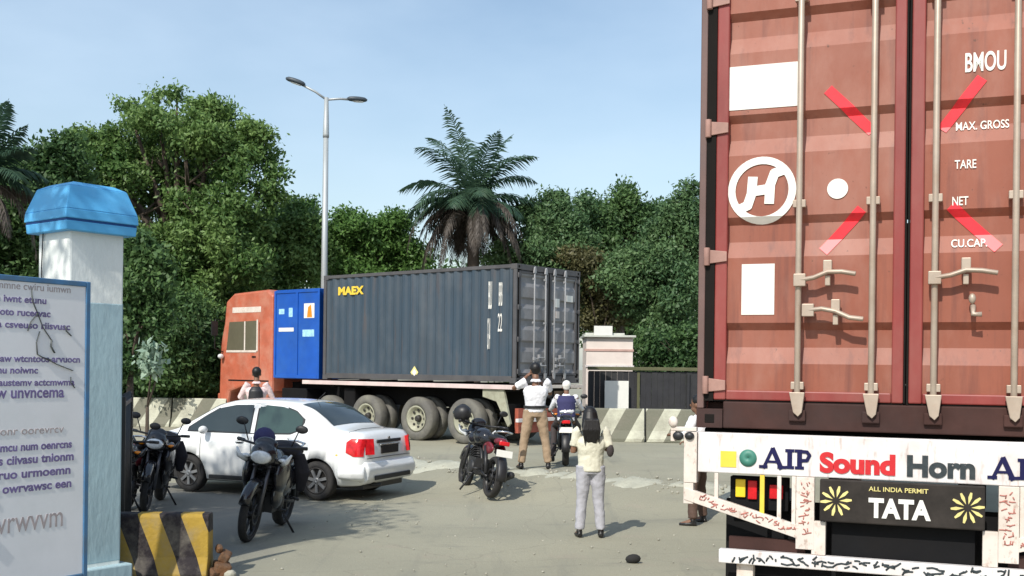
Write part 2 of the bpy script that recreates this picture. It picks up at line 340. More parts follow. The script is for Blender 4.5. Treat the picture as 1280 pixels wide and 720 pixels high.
# ------------------------------------------------------------------ ground
def gz(x, y):
    s = (x-1)*.635 + (y-18)*.77
    t = min(1, max(0, (s+1.9)/1.9)); t = t*t*(3-2*t)
    return -.30 + .30*t
def ground():
    xs = np.concatenate([[-900, -300, -100, -50, -30], np.arange(-20, 16, .3), [16, 20, 30, 50, 100, 300, 900]])
    ys = np.concatenate([[-60, -20, -5, 0, 3], np.arange(5, 30, .3), [30, 34, 40, 60, 100, 300, 1500]])
    v = []; f = []
    nx = len(xs)
    for y in ys:
        for x in xs:
            n = .008*(sin(x*1.9+y*1.1)+sin(x*.8-y*2.3))+.012*sin(x*.45+1)*sin(y*.5) if 4 < y < 30 and abs(x) < 20 else 0
            v.append((x, y, gz(x, y)+n))
    for j in range(len(ys)-1):
        for i in range(nx-1): a = j*nx+i; f.append((a, a+1, a+nx+1, a+nx))
    mb = MB(); mb.add(v, f, 0, True)
    m = bpy.data.materials.new('dusty worn road surface'); m.use_nodes = True
    n = m.node_tree.nodes; l = m.node_tree.links.new; b = n['Principled BSDF']; b.inputs['Roughness'].default_value = .93; b.inputs['Specular IOR Level'].default_value = .25
    tc = n.new('ShaderNodeTexCoord')
    def noise(sc, det, ro=.6, loc=(0, 0, 0), st=(1, 1, 1)):
        mp = n.new('ShaderNodeMapping'); mp.inputs['Location'].default_value = loc; mp.inputs['Scale'].default_value = st
        l(tc.outputs['Object'], mp.inputs[0])
        z = n.new('ShaderNodeTexNoise'); z.inputs['Scale'].default_value = sc; z.inputs['Detail'].default_value = det; z.inputs['Roughness'].default_value = ro
        l(mp.outputs[0], z.inputs['Vector']); return z.outputs['Fac']
    def rng_(fac, a, b_, c=0, d=1):
        r = n.new('ShaderNodeMapRange'); r.inputs[1].default_value = a; r.inputs[2].default_value = b_; r.inputs[3].default_value = c; r.inputs[4].default_value = d
        l(fac, r.inputs[0]); return r.outputs[0]
    def mix(fac, a, col):
        x = n.new('ShaderNodeMixRGB'); l(fac, x.inputs[0])
        if isinstance(a, tuple): x.inputs[1].default_value = (*a, 1)
        else: l(a, x.inputs[1])
        x.inputs[2].default_value = (*col, 1); return x.outputs[0]
    c = mix(rng_(noise(.35, 8), .35, .65), (.345, .33, .25), (.29, .28, .215))
    c = mix(rng_(noise(.9, 6, loc=(5, 2, 0)), .58, .75, 0, .45), c, (.38, .30, .25))
    c = mix(rng_(noise(.5, 9, .7, loc=(9, 1, 0), st=(1, 2.5, 1)), .55, .7, 0, .55), c, (.19, .19, .165))
    c = mix(rng_(noise(6, 8, .75), .60, .75, 0, .6), c, (.17, .165, .14))
    c = mix(rng_(noise(38, 4, .7), .62, .72, 0, .55), c, (.48, .47, .40))
    vo = n.new('ShaderNodeTexVoronoi'); vo.feature = 'DISTANCE_TO_EDGE'; vo.inputs['Scale'].default_value = .55
    wv = n.new('ShaderNodeMixRGB'); wv.inputs[0].default_value = .25; wn = n.new('ShaderNodeTexNoise'); wn.inputs['Scale'].default_value = 1.8; wn.inputs['Detail'].default_value = 5
    l(tc.outputs['Object'], wn.inputs['Vector']); l(tc.outputs['Object'], wv.inputs[1]); l(wn.outputs['Color'], wv.inputs[2]); l(wv.outputs[0], vo.inputs['Vector'])
    c = mix(rng_(vo.outputs['Distance'], .0, .005, .3, 0), c, (.16, .155, .13))
    c = mix(rng_(noise(1.7, 5, .6, loc=(2, 8, 0)), .66, .74, 0, .5), c, (.14, .135, .12))
    c = mix(rng_(noise(.6, 4, .6, loc=(7, 0, 0), st=(3.5, .25, 1)), .58, .68, 0, .35), c, (.20, .20, .17))
    # shade over the left ground around the bikes, painted in as darker grey
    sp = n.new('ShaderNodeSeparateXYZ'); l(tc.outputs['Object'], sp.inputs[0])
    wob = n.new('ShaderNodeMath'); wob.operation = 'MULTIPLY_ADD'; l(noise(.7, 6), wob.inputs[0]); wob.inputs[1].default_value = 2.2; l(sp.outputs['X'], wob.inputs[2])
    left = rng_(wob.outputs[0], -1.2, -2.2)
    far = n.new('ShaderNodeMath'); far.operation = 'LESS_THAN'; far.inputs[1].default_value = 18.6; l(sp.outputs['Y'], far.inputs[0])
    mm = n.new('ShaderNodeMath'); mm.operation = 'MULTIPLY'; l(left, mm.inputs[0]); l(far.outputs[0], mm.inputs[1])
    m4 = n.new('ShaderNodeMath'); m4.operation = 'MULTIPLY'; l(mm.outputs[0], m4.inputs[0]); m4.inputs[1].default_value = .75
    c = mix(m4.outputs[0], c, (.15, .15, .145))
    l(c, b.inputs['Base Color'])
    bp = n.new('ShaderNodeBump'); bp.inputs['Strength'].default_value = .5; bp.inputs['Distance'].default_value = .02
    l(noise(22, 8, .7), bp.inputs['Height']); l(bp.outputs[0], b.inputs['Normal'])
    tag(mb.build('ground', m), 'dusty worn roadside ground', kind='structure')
ground()

# low ridge of grit along the edge of the carriageway
def ridge():
    mb = MB(); v = []; f = []; N = 110; K = 7
    for i in range(N):
        t = -9+i*.115; x = 1+.77*t; y = 18-.635*t
        wdt = .34+.14*sin(i*.5)+.1*sin(i*1.31); hh = .035+.03*sin(i*.71)+.02*sin(i*1.9)
        off = .12*sin(i*.33)-.2
        for k in range(K):
            u = (k/(K-1)-.5)*2; px = x+.635*(u*wdt+off); py = y+.77*(u*wdt+off)
            v.append((px, py, gz(px, py)-.012+max(hh, .012)*1.3*(1-u*u)+.008*sin(i*2.3+k*1.7)))
    for i in range(N-1):
        for k in range(K-1): a = i*K+k; f.append((a, a+1, a+K+1, a+K))
    mb.add(v, f, 0, True); tag(mb.build('road_edge', M['dust']), 'low pale ridge of grit along the carriageway edge', kind='structure')
    g = MB()
    for i in range(300):
        t = random.uniform(-8, 3.6); o = random.gauss(-.25, .35); x = 1+.77*t+.635*o; y = 18-.635*t+.77*o
        r = random.uniform(.01, .035)
        g.ell((x, y, gz(x, y)+r*.6), (r, r*random.uniform(.6, 1), r*.7), 6, 4, rot=(0, 0, random.uniform(0, 3)))
    for i in range(160):
        x = random.uniform(-2.5, 3); y = random.uniform(10, 17); r = random.uniform(.006, .018)
        g.ell((x, y, gz(x, y)+r*.6), (r, r*.8, r*.7), 6, 4)
    tag(g.build('gravel', M['stone']), 'loose gravel scattered along the road edge', 'gravel', kind='stuff')
ridge()

# ------------------------------------------------------------------ trees
CZ = 1.75
def P(px, py, d): return Vector(((px-640)*d/1350, d, CZ-(py-460-.012*(px-640))*d/1350))
def leaves(lobes, n_cl, n_leaf, size, clr, surf=.55):
    """lobes: (centre, radius xyz) -> arrays of rhombic leaves gathered in clumps"""
    vol = np.array([r[0]*r[1]*r[2] for c, r in lobes])**.55; pr = vol/vol.sum()
    idx = rng.choice(len(lobes), n_cl, p=pr)
    cs = np.array([c[:] for c, r in lobes])[idx]; rs = np.array([r[:] for c, r in lobes])[idx]
    d = rng.normal(size=(n_cl, 3)); d /= np.linalg.norm(d, axis=1)[:, None]
    rad = rng.random(n_cl)**(1-surf)
    cc = cs + d*rs*rad[:, None]*(1+.12*rng.normal(size=(n_cl, 1)))
    N = n_cl*n_leaf
    lc = np.repeat(cc, n_leaf, 0) + rng.normal(size=(N, 3))*clr*np.array([1, 1, .7])
    a = rng.normal(size=(N, 3)); a[:, 2] -= .3; a /= np.linalg.norm(a, axis=1)[:, None]
    ow = lc-np.repeat(cs, n_leaf, 0); ow /= np.linalg.norm(ow, axis=1)[:, None]+1e-6
    nrm = rng.normal(size=(N, 3))*.75 + ow*.9 + np.array([0, 0, .8]); b = np.cross(a, nrm); b /= np.linalg.norm(b, axis=1)[:, None]
    s = size*rng.uniform(.6, 1.3, (N, 1))
    V = np.stack([lc-a*s*.5, lc+b*s*.24, lc+a*s*.5, lc-b*s*.24], 1).reshape(-1, 3)
    return V
def quadmesh(name, V, m, parent):
    n = len(V)//4; me = bpy.data.meshes.new(name)
    me.vertices.add(len(V)); me.vertices.foreach_set('co', V.astype(np.float32).ravel())
    me.loops.add(len(V)); me.loops.foreach_set('vertex_index', np.arange(len(V), dtype=np.int32))
    me.polygons.add(n); me.polygons.foreach_set('loop_start', np.arange(0, len(V), 4, dtype=np.int32))
    me.update(calc_edges=True); me.validate(); me.materials.append(m)
    o = bpy.data.objects.new(name, me); C.objects.link(o); o.parent = parent; return o
def tree(label, d, base_px, lob, leaf='leaf_mid', n_cl=1200, n_leaf=22, size=.17, clr=.2, tr=.16, name='leafy_tree', group='trees behind the road', depth=.8, surf=.55, cat='tree', kind=None, base=None, trunk=True):
    """lob: (px,py,rx_px,ry_px) measured on the photograph, given their own depth"""
    s = d/1350
    b = base if base else P(base_px, 560, d); b = Vector((b.x, b.y, gz(b.x, b.y)-.03))
    t = thing(name, label, cat, b, 0, group)
    if kind: t['kind'] = kind
    L_ = []; LO = []
    for (x, y, rx, ry) in lob:
        c = P(x, y, d+random.uniform(-.5, .5)*rx*s*2*depth)-b; R0 = Vector((rx*s, rx*s*depth, ry*s)); LO.append((c, R0))
        L_.append((c, tuple(R0*.72)))
        nsub = 9 if rx > 16 else 3
        for q in range(nsub):
            dv = Vector((random.gauss(0, 1), random.gauss(0, 1)-.25, random.gauss(0, 1)+.25)).normalized(); k = random.uniform(.24, .42)
            L_.append((c+Vector((dv.x*R0.x, dv.y*R0.y, dv.z*R0.z))*random.uniform(.7, .98), (R0.x*k, R0.y*k, R0.z*k)))
    quadmesh('crown', leaves(L_, n_cl, n_leaf, size, clr, surf), M[leaf], t)
    if trunk:
        mb = MB(); top = sum((c for c, r in LO), Vector())/len(LO); zt = max(.6, top.z*.55)
        j = Vector((top.x*.25, 0, zt)); mb.tube([(0, 0, 0), (j.x*.4, .05, zt*.5), j], [tr*1.3, tr, tr*.8], 9)
        for c, r in LO:
            k = c+Vector((0, 0, r[2]*.35)); mid = j.lerp(k, .5)+Vector((random.uniform(-.2, .2), random.uniform(-.2, .2), .15))
            mb.tube([j, mid, k], [tr*.55, tr*.33, tr*.08], 6)
            for q in range(3):
                e = mid.lerp(k, .3)+Vector((random.uniform(-1, 1)*r[0], random.uniform(-1, 1)*r[1], random.uniform(.1, .8)*r[2]))
                mb.tube([mid.lerp(k, .2), e], [tr*.2, tr*.05], 5)
        mb.build('trunk', M['bark'], t)
    return t

# big tree on the left
tree('tallest broad leafy tree, its crown high above the orange cab left of the street lamp', 34, 235,
     [(170, 185, 62, 45), (225, 165, 62, 40), (285, 185, 48, 38), (130, 235, 52, 55), (200, 255, 75, 60), (275, 265, 62, 58), (150, 330, 70, 60), (235, 350, 80, 60), (300, 330, 50, 45),
      (155, 135, 14, 14), (190, 128, 12, 13), (217, 120, 9, 12), (265, 140, 18, 18), (325, 172, 22, 16), (330, 240, 18, 20), (338, 215, 12, 12), (105, 180, 20, 18), (305, 285, 30, 25), (240, 420, 60, 40)],
     'leaf_mid', 3600, 30, .17, .17, .28)
# darker trees left edge
tree('dark green tree behind the blue capped pillar at the left edge', 30, 20,
     [(20, 260, 60, 60), (-20, 210, 60, 50), (60, 235, 40, 45), (80, 195, 24, 22), (40, 320, 70, 50), (100, 300, 40, 45)], 'leaf_dark', 2000, 22, .17, .2, .22)
tree('dark low tree filling the gap below the tallest tree, left of the orange truck', 31, 190, [(175, 390, 45, 50), (225, 410, 45, 45), (150, 440, 40, 40), (250, 440, 30, 40), (200, 470, 50, 30)], 'leaf_dark', 1500, 22, .16, .2, .14)
tree('bright green drooping shrubby tree directly left of the orange cab', 32.0, 222, [(215, 415, 32, 40), (248, 398, 24, 30), (188, 440, 22, 26), (243, 452, 26, 25), (262, 430, 14, 30), (170, 380, 20, 24), (235, 475, 40, 14)], 'leaf_mid', 1000, 24, .17, .15, .10)
tree('drooping tree with hanging leafy branches just right of the pillar', 22, 160, [(165, 400, 16, 40), (178, 345, 22, 30), (158, 450, 12, 26), (195, 395, 14, 26), (172, 310, 16, 20)], 'leaf_dark', 620, 24, .15, .12, .08)
tree('small shrub with pale mint leaves just right of the pillar', 21.2, 183, [(186, 452, 9, 16), (192, 436, 7, 9)], 'leaf_pale', 22, 12, .20, .10, .04, name='shrub', cat='shrub')
tree('grey green undergrowth tree between the tall tree and the street lamp', 37, 345, [(350, 290, 42, 35), (375, 268, 22, 16), (330, 335, 45, 40), (380, 330, 40, 40), (300, 380, 40, 40)], 'leaf_mid', 1500, 22, .17, .2, .18)
tree('light green round tree right of the street lamp, behind the slate container', 38, 455, [(450, 300, 45, 32), (485, 290, 28, 24), (420, 300, 28, 25), (505, 315, 28, 28), (455, 340, 70, 35)], 'leaf_bright', 1700, 22, .16, .2, .18)
# background mass to the horizon
tree('distant dark wood closing the view behind the trees', 52, 400,
     [(-60+i*78, 395+12*sin(i*1.7), 62, 75+10*sin(i*2.3)) for i in range(15)], 'leaf_dark', 4200, 20, .32, .4, .2, name='far_wood', group=None, cat='wood', kind='stuff', trunk=False)
# right-hand dark lobed trees
tree('dark tree with knobbly sprigs directly right of the palm', 37, 700,
     [(682, 247, 10, 12), (700, 252, 12, 14), (690, 280, 24, 24), (665, 285, 24, 28), (715, 295, 26, 26), (655, 320, 40, 30), (700, 330, 45, 35), (730, 252, 9, 9)], 'leaf_teal', 1700, 22, .15, .17, .18)
tree('dark pointed tree in the middle of the right tree row', 39, 775,
     [(779, 240, 8, 18), (772, 262, 20, 24), (735, 262, 14, 14), (750, 290, 32, 30), (790, 290, 32, 30), (820, 272, 20, 20), (760, 330, 50, 35)], 'leaf_dark', 2000, 22, .16, .19, .18)
tree('mid green bushy tree beside the red container, leaning over the pale kiosk', 35, 835,
     [(842, 300, 34, 40), (858, 262, 22, 26), (812, 330, 38, 34), (850, 370, 36, 48), (810, 385, 34, 34), (780, 345, 30, 28), (880, 330, 30, 60), (835, 425, 34, 32), (862, 235, 8, 10)], 'leaf_teal', 2600, 22, .15, .18, .16)
tree('brownish olive bush between the slate container and the bushy green tree', 36, 752, [(755, 350, 26, 32), (742, 385, 24, 26), (775, 385, 22, 22), (725, 330, 26, 16)], 'leaf_olive', 800, 22, .14, .17, .10)
tree('dark bush behind the black sheet fence', 31.5, 830, [(835, 440, 34, 28), (812, 440, 16, 22), (862, 440, 28, 30), (830, 480, 40, 30)], 'leaf_dark', 1200, 20, .14, .18, .08)
tree('dark thicket at the foot of the left trees behind the striped barrier', 31.8, 200, [(130+i*32, 478, 26, 34) for i in range(6)], 'leaf_dark', 1100, 20, .14, .18, .08, group=None, name='thicket', cat='thicket')

# palms
def frond(mb, base, d0, length, droop, leaflet, n=26, dead=False):
    d0 = Vector(d0).normalized(); pts = []; p = Vector(base); d = d0.copy(); st = length/n
    for i in range(n+1):
        pts.append(p.copy()); p = p + d*st; d = (d+Vector((0, 0, -droop*st*(.4+1.1*i/n)))).normalized()
    mb.tube(pts[::2], [max(.03*(1-i/(n/2+1)), .006) for i in range(len(pts[::2]))], 5)
    for i in range(2, n+1):
        t = (pts[i]-pts[i-1]).normalized(); side = t.cross(Vector((0, 0, 1)))
        if side.length < .1: side = Vector((1, 0, 0))
        side.normalize(); up = side.cross(t)
        f = sin(pi*min(1, (i/n)*.9+.12))**.6
        for sg in (-1, 1):
            for rep in range(2):
                ln = leaflet*f*random.uniform(.8, 1.15)
                dd = (side*sg*1.0+t*.75+up*random.uniform(-.15, .35)-Vector((0, 0, .35 if not dead else 1.2))).normalized()
                b = pts[i-1].lerp(pts[i], rep*.5+random.random()*.3); wv = t*.028
                m_ = b+dd*ln*.5; e = b+dd*ln+Vector((0, 0, -.25*ln))
                mb.add([b-wv*.6, b+wv*.6, m_+wv, e, m_-wv], [(0, 1, 2, 3, 4)])
def palm(label, base, crown, fr, skirt=0, leaflet=.62, trunk_r=.2):
    t = thing('palm_tree', label, 'palm tree', base, 0, 'palm trees'); c = Vector(crown)-Vector(base)
    mb = MB(); n = 16; pts = [(c.x*i/n*(i/n), c.y*i/n, c.z*i/n) for i in range(n+1)]
    mb.tube(pts, [trunk_r*(1.25-.35*i/n)*(1.05 if i % 2 else .97) for i in range(n+1)], 12); mb.build('trunk', M['bark'], t)
    for d0, ln, dr in fr:
        f = MB(); frond(f, c, d0, ln, dr, leaflet); f.build('frond', M['palm_leaf'], t)
    if skirt:
        sk = MB()
        for i in range(skirt):
            a = random.uniform(0, 2*pi); r0 = random.uniform(.1, .5)
            frond(sk, c+Vector((cos(a)*r0, sin(a)*r0, -.1-random.random()*.5)), (cos(a), sin(a), random.uniform(-.5, .35)), random.uniform(1.9, 2.9), 1.5, .42, 18, True)
        tag(sk.build('dead_frond', M['palm_dead'], t), 'hanging skirt of dry grey brown fronds')
D = 36; cr = P(588, 252, D); bs = Vector((cr.x+.1, cr.y, 0))
fr = []
def fd(px, py, dy, ln, dr):   # a frond leaving the crown
    ln *= .88 if px > 600 else .95
    q = P(px, py, D); v = q-cr; fr.append(((v.x, dy, v.z), ln, dr))
for a_ in [(575, 175, -.3, 3.5, .42), (566, 180, .4, 3.5, .55), (582, 178, .6, 3.2, .5), (560, 190, -.6, 3.2, .62), (610, 185, .2, 3.2, .45), (625, 190, -.3, 3.3, .62), (618, 178, .8, 3.2, .5), (632, 200, .3, 3.0, .7), (605, 178, -.5, 3.0, .5),
           (540, 215, -.2, 2.9, .62), (530, 232, .5, 2.8, .6), (545, 225, -1, 2.9, .75), (535, 245, -.4, 2.6, .7), (640, 228, .3, 2.6, .62), (650, 245, -.6, 2.3, .7), (600, 220, -2, 2.6, .6), (575, 225, 2, 2.6, .5), (615, 225, 1.6, 2.5, .5), (570, 235, -1.6, 2.4, .7), (660, 240, -.1, 2.2, .75), (640, 250, -1, 2.2, .8), (550, 245, .8, 2.5, .8), (590, 215, 1, 2.6, .9), (600, 235, -1.6, 2.3, 1.0)]: fd(*a_)
palm('bushy palm with a skirt of dry fronds rising behind the slate container', bs, cr, fr, skirt=60, leaflet=.78)
D = 27; cr2 = P(-28, 215, D)
palm('dark palm partly cut off at the left edge of the photo', (cr2.x, cr2.y, -.3), cr2,
     [((.5, -.2, 1.2), 2.0, .2), ((.9, .1, 1.2), 1.7, .25), ((1.1, -.3, .8), 1.7, .5), ((.2, .3, 1.3), 1.8, .15), ((1, .5, .4), 1.7, .7), ((1, -.6, .2), 1.8, .6), ((-.5, 0, 1), 2, .4), ((-1, .2, .5), 2, .5), ((1.1, .1, -.1), 1.6, .6)], skirt=14)

# roadside tree whose trunk stands right of the pillar; crown overhead, left of the frame
t = thing('shade_tree', 'roadside tree left of the frame whose crown dapples the ground by the motorcycle', 'tree', (-8.2, 7.0, -.31))
mb = MB(); mb.tube([(0, 0, 0), (.05, 0, 2.2), (.3, .1, 4.5), (1.0, .3, 6.9)], [.16, .13, .11, .07], 10)
for e in [(2.2, .8, 7.9), (.2, 1.6, 7.6), (.6, -1.2, 7.6)]: mb.tube([(.3, .1, 4.5), e], [.06, .02], 6)
mb.build('trunk', M['bark'], t)
lob = [(Vector((1.3, .3, 7.9)), (1.4, 1.3, .8)), (Vector((.6, 1.5, 8.1)), (1.3, 1.2, .8)), (Vector((1.5, -1.1, 8.0)), (1.3, 1.0, .7)), (Vector((0, -.6, 7.7)), (1.2, 1.3, .8)), (Vector((-.3, 2.0, 7.9)), (1.2, 1.0, .7))]
quadmesh('crown', leaves(lob, 420, 24, .17, .22), M['leaf_dark'], t)

# ------------------------------------------------------------------ barriers, fence, kiosk
def barrier(label, x0, y0, x1, y1, h=.8, m='barrier', group='striped concrete road barriers', name='concrete_barrier', wb=.28, wt=.09, z0=None):
    L_ = math.hypot(x1-x0, y1-y0); a = math.atan2(y1-y0, x1-x0)
    z = gz((x0+x1)/2, (y0+y1)/2) if z0 is None else z0
    mb = MB(); mb.prism([(-wb, 0), (wb, 0), (wb, h*.10), (wb*.62, h*.34), (wt*1.05, h*.96), (wt*.8, h), (-wt*.8, h), (-wt*1.05, h*.96), (-wb*.62, h*.34), (-wb, h*.10)], 0, L_-.025, axis='x')
    o = mb.build(name, M[m], bevel=.012, loc=(x0, y0, z), rot=(0, 0, a)); return tag(o, label, 'road barrier', group)
barrier('striped concrete barrier block behind the parked bikes, beside the pillar', -12.0, 30.3, -9.45, 30.2)
barrier('striped concrete barrier block just left of the orange cab, above the white bonnet', -9.43, 30.2, -7.9, 30.1)
barrier('striped concrete barrier block nearest the back doors of the slate container', 1.95, 26.35, 3.25, 26.25)
barrier('striped concrete barrier block in front of the black fence, beside the red container', 3.27, 26.25, 5.6, 26.1)
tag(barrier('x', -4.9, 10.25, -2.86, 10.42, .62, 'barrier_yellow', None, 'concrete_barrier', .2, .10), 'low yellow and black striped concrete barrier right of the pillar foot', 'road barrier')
# worn broken end of the yellow barrier
t = thing('broken_block', 'broken orange and white concrete lump against the end of the yellow striped barrier', 'rubble', (-2.78, 10.42, gz(-2.78, 10.4)))
mb = MB()
for c_, d_, ro in (((0, 0, .07), (.16, .2, .14), (.1, .2, .4)), ((.02, .05, .19), (.10, .13, .10), (.3, .5, .2)), ((-.05, -.09, .05), (.1, .1, .09), (.5, .1, .9)), ((-.03, .02, .27), (.06, .08, .07), (.6, .2, .7))): mb.box(c_, d_, rot=ro)
mb.build('lump', mat('chipped orange paint', (.15, .07, .03), .9, dirt=.9, dcol=(.10, .08, .06), dscale=9, bump=.8, bscale=20), t, bevel=.02)
mb = MB(); mb.ell((.09, -.05, .04), (.07, .05, .045), 8, 5); mb.build('chip', M['stone'], t)

t = thing('sheet_fence', 'black sheet metal fence with an olive top rail behind the striped barriers', 'fence', (2.0, 28.2, 0), 0)
mb = MB()
for i in range(26): mb.box((.075+i*.15, 0 if i % 2 else .012, .86), (.146, .02, 1.68))
mb.build('sheet', M['fence'], t)
mb = MB(); mb.box((1.95, -.02, 1.77), (3.95, .09, .09)); mb.build('top_rail', M['fence_rail'], t, bevel=.008)
for x in (0.02, 1.3, 2.6, 3.88): MB().box((x, -.05, .84), (.07, .05, 1.66)).build('post', M['fence_rail'] if x == 1.3 else M['fence'], t, bevel=.005)
t = thing('notice_board', 'plain white upright board leaning on the black fence', 'board', (2.72, 28.0, .0))
MB().box((0, 0, 1.02), (.62, .02, .86), rot=(R(-2), 0, 0)).build('sheet', M['white_sheet'], t, bevel=.003)
mb = MB(); mb.box((-.29, .03, .55), (.035, .035, 1.1)); mb.box((.29, .03, .55), (.035, .035, 1.1)); mb.build('leg', M['fence'], t)

t = thing('kiosk', 'pale pink and cream roadside kiosk above the black fence, right of the slate container', 'kiosk', (2.98, 29.6, 0), 0)
mb = MB(); mb.bb((-.95, 0, 0), (.33, 1.5, 2.62)); mb.build('wall', M['kiosk'], t, bevel=.01)
MB().bb((-1.0, -.02, 2.24), (.35, -.001, 2.30)).build('trim_band', M['pink_line'], t)
mb = MB(); mb.bb((-1.02, -.12, 2.622), (.40, 1.6, 2.68)); mb.bb((-.98, .0, 2.681), (.1, 1.4, 2.74)); mb.build('roof', M['kiosk_roof'], t, bevel=.01)
MB().bb((-.75, -.1, 2.683), (-.25, -.06, 2.93)).build('sign', M['white_sheet'], t)
mb = MB(); mb.bb((-.98, -.03, 1.80), (.36, -.002, 1.86)); mb.build('counter', M['white_paint'], t)

# ------------------------------------------------------------------ street lamp
LD = 32.6; LS = 1.27; bx = P(404, 500, LD).x
t = thing('street_lamp', 'tall grey twin arm street lamp rising behind the far truck, left of the palm', 'street lamp', (bx, LD, 0)); t.scale = (LS,)*3
H = P(409, 122, LD).z/LS
mb = MB(); mb.tube([(0, 0, 0), (0, 0, .35)], [.16, .15], 12); mb.tube([(0, 0, .3), (0, 0, H*.5), (0, 0, H-.9)], [.095, .075, .062], 12); mb.tube([(0, 0, H-.95), (0, 0, H-.88), (0, 0, H)], [.075, .075, .05], 12); mb.build('pole', M['pole'], t)
mb = MB(); mb.tube([(0, 0, H-.05), (-.25, -.05, H+.12), (-.62, -.1, H+.30)], .028, 8); mb.build('arm', M['pole'], t)
mb = MB(); mb.tube([(0, 0, H-.05), (.3, .1, H), (.5, .15, H+.0)], .028, 8); mb.build('arm', M['pole'], t)
def head(c, a, tilt):
    mb = MB(); mb.rings([(0, 0, z, rx, ry) for z, rx, ry in [(-.03, .20, .07), (-.01, .24, .10), (.03, .25, .11), (.065, .2, .08), (.08, .1, .03)]], 14)
    mb.build('lamp_head', M['lamp_head'], t, loc=c, rot=(0, tilt, a))
    mb = MB(); mb.rings([(.03, 0, -.05, .12, .05), (.03, 0, -.028, .15, .06)], 12); mb.build('lens', M['clear_lamp'], [o for o in t.children if o.name.startswith('lamp_head')][-1])
head((-.72, -.12, H+.33), 0, R(18)); head((.70, .2, H+.0), R(15), 0)

# ------------------------------------------------------------------ gate pillar and notice
t = thing('gate_pillar', 'white square gate pillar with a sky blue stepped cap at the left', 'pillar', (-4.0, 10.0, -.31), R(-38))
zt = CZ+(454-288)/141+.31
mb = MB(); mb.bb((-.27, -.27, 0), (.27, .27, zt+.02)); sh = mb.build('shaft', M['pillar_white'], t, bevel=.02)
mb = MB(); mb.bb((-.273, -.273, .22), (.273, .273, 2.62)); mb.build('painted_shade', M['pillar_blue'], t, bevel=.02)  # bluish shade and reflection on the lower shaft, laid on as colour
mb = MB(); mb.bb((-.35, -.35, 0), (.35, .35, .2)); mb.build('plinth', M['pillar_blue'], t, bevel=.015)
cap = MB()
def frust(mb, z0, a0, z1, a1):
    vs = [(sx*a0, sy*a0, z0) for sx, sy in ((-1, -1), (1, -1), (1, 1), (-1, 1))]+[(sx*a1, sy*a1, z1) for sx, sy in ((-1, -1), (1, -1), (1, 1), (-1, 1))]
    mb.add(vs, [(3, 2, 1, 0), (4, 5, 6, 7)]+[(i, (i+1) % 4, (i+1) % 4+4, i+4) for i in range(4)])
frust(cap, zt, .345, zt+.085, .352); frust(cap, zt+.105, .362, zt+.19, .357); frust(cap, zt+.19, .357, zt+.41, .285); frust(cap, zt+.41, .285, zt+.455, .20)
cap.build('cap', M['cap_blue'], t, bevel=.008)
g = MB(); frust(g, zt+.085, .348, zt+.105, .348); g.build('cap_groove', M['cap_groove'], t)
mb = MB(); mb.tube([(-.16, -.285, zt+.01), (-.17, -.29, zt-.3), (-.165, -.285, zt-.62)], .006, 6); mb.build('wire', M['plastic'], t)

# notice board: faces right, runs towards the camera from the pillar
bang = math.atan2(-.857, -.514)           # its own x runs towards the camera
edge = Vector((-3.66, 9.25, 0))
t = thing('sign_board', 'large white notice board covered in purple lettering, blue steel frame, before the pillar', 'sign board', (edge.x, edge.y, -.3), bang)
# local: x away from pillar, y to the right-hand normal; visible face looks along +y
Wd = 2.3; Ht = 2.70
MB().bb((0, -.02, .25), (Wd, 0, Ht)).build('panel', M['board_white'], t)
mb = MB(); mb.bb((-.045, -.035, .2), (-.002, .012, Ht+.045)); mb.bb((Wd+.002, -.035, .2), (Wd+.045, .012, Ht+.045)); mb.bb((0, -.035, Ht+.002), (Wd, .012, Ht+.045)); mb.bb((0, -.035, .19), (Wd, .012, .248)); mb.build('frame', M['frame_blue'], t, bevel=.006)
for x in (-.035, Wd+.035): MB().bb((x-.025, -.03, 0), (x+.025, .005, .2)).build('leg', M['frame_blue'], t)
def scribble(x0, x1, z, h, m, thick, seed):
    """one line of blurred hand lettering on the panel face; local x grows away from the pillar, so words run from x1 down to x0"""
    r = random.Random(seed); n = int((x1-x0)/h*1.35); words = ''
    while len(words) < n: words += ''.join(r.choice('aeinorstucmvw') for _ in range(r.randint(3, 8)))+' '
    text(words.strip(), 'lettering', m, t, x1-x0, h, (x1, .0005, z), (R(90), 0, R(180)), depth=.003, fat=thick)
# heights above board origin, read off the photograph at the pillar end (about 147 px per metre)
def zz(py): return CZ+.3-(py-458)/150
for py, m, x0, h, th in [(386, 'ink', .38, .055, .02), (402, 'ink', .34, .055, .02), (417, 'ink', .15, .055, .02), (458, 'ink', .05, .055, .02), (472, 'ink', .45, .055, .02), (487, 'ink', .10, .055, .02), (502, 'ink', .20, .09, .018),
                         (370, 'ink_faint', .15, .055, .0), (546, 'ink_faint', .2, .06, .0), (566, 'ink', .12, .065, .025), (582, 'ink', .10, .07, .025), (599, 'ink', .13, .07, .025), (616, 'ink', .12, .07, .025), (633, 'ink', .78, .07, .025)]:
    scribble(x0, Wd-.1, zz(py), h, M[m], th, int(py))
scribble(.2, .9, zz(664), .12, M['ink_faint'], .0, 5)
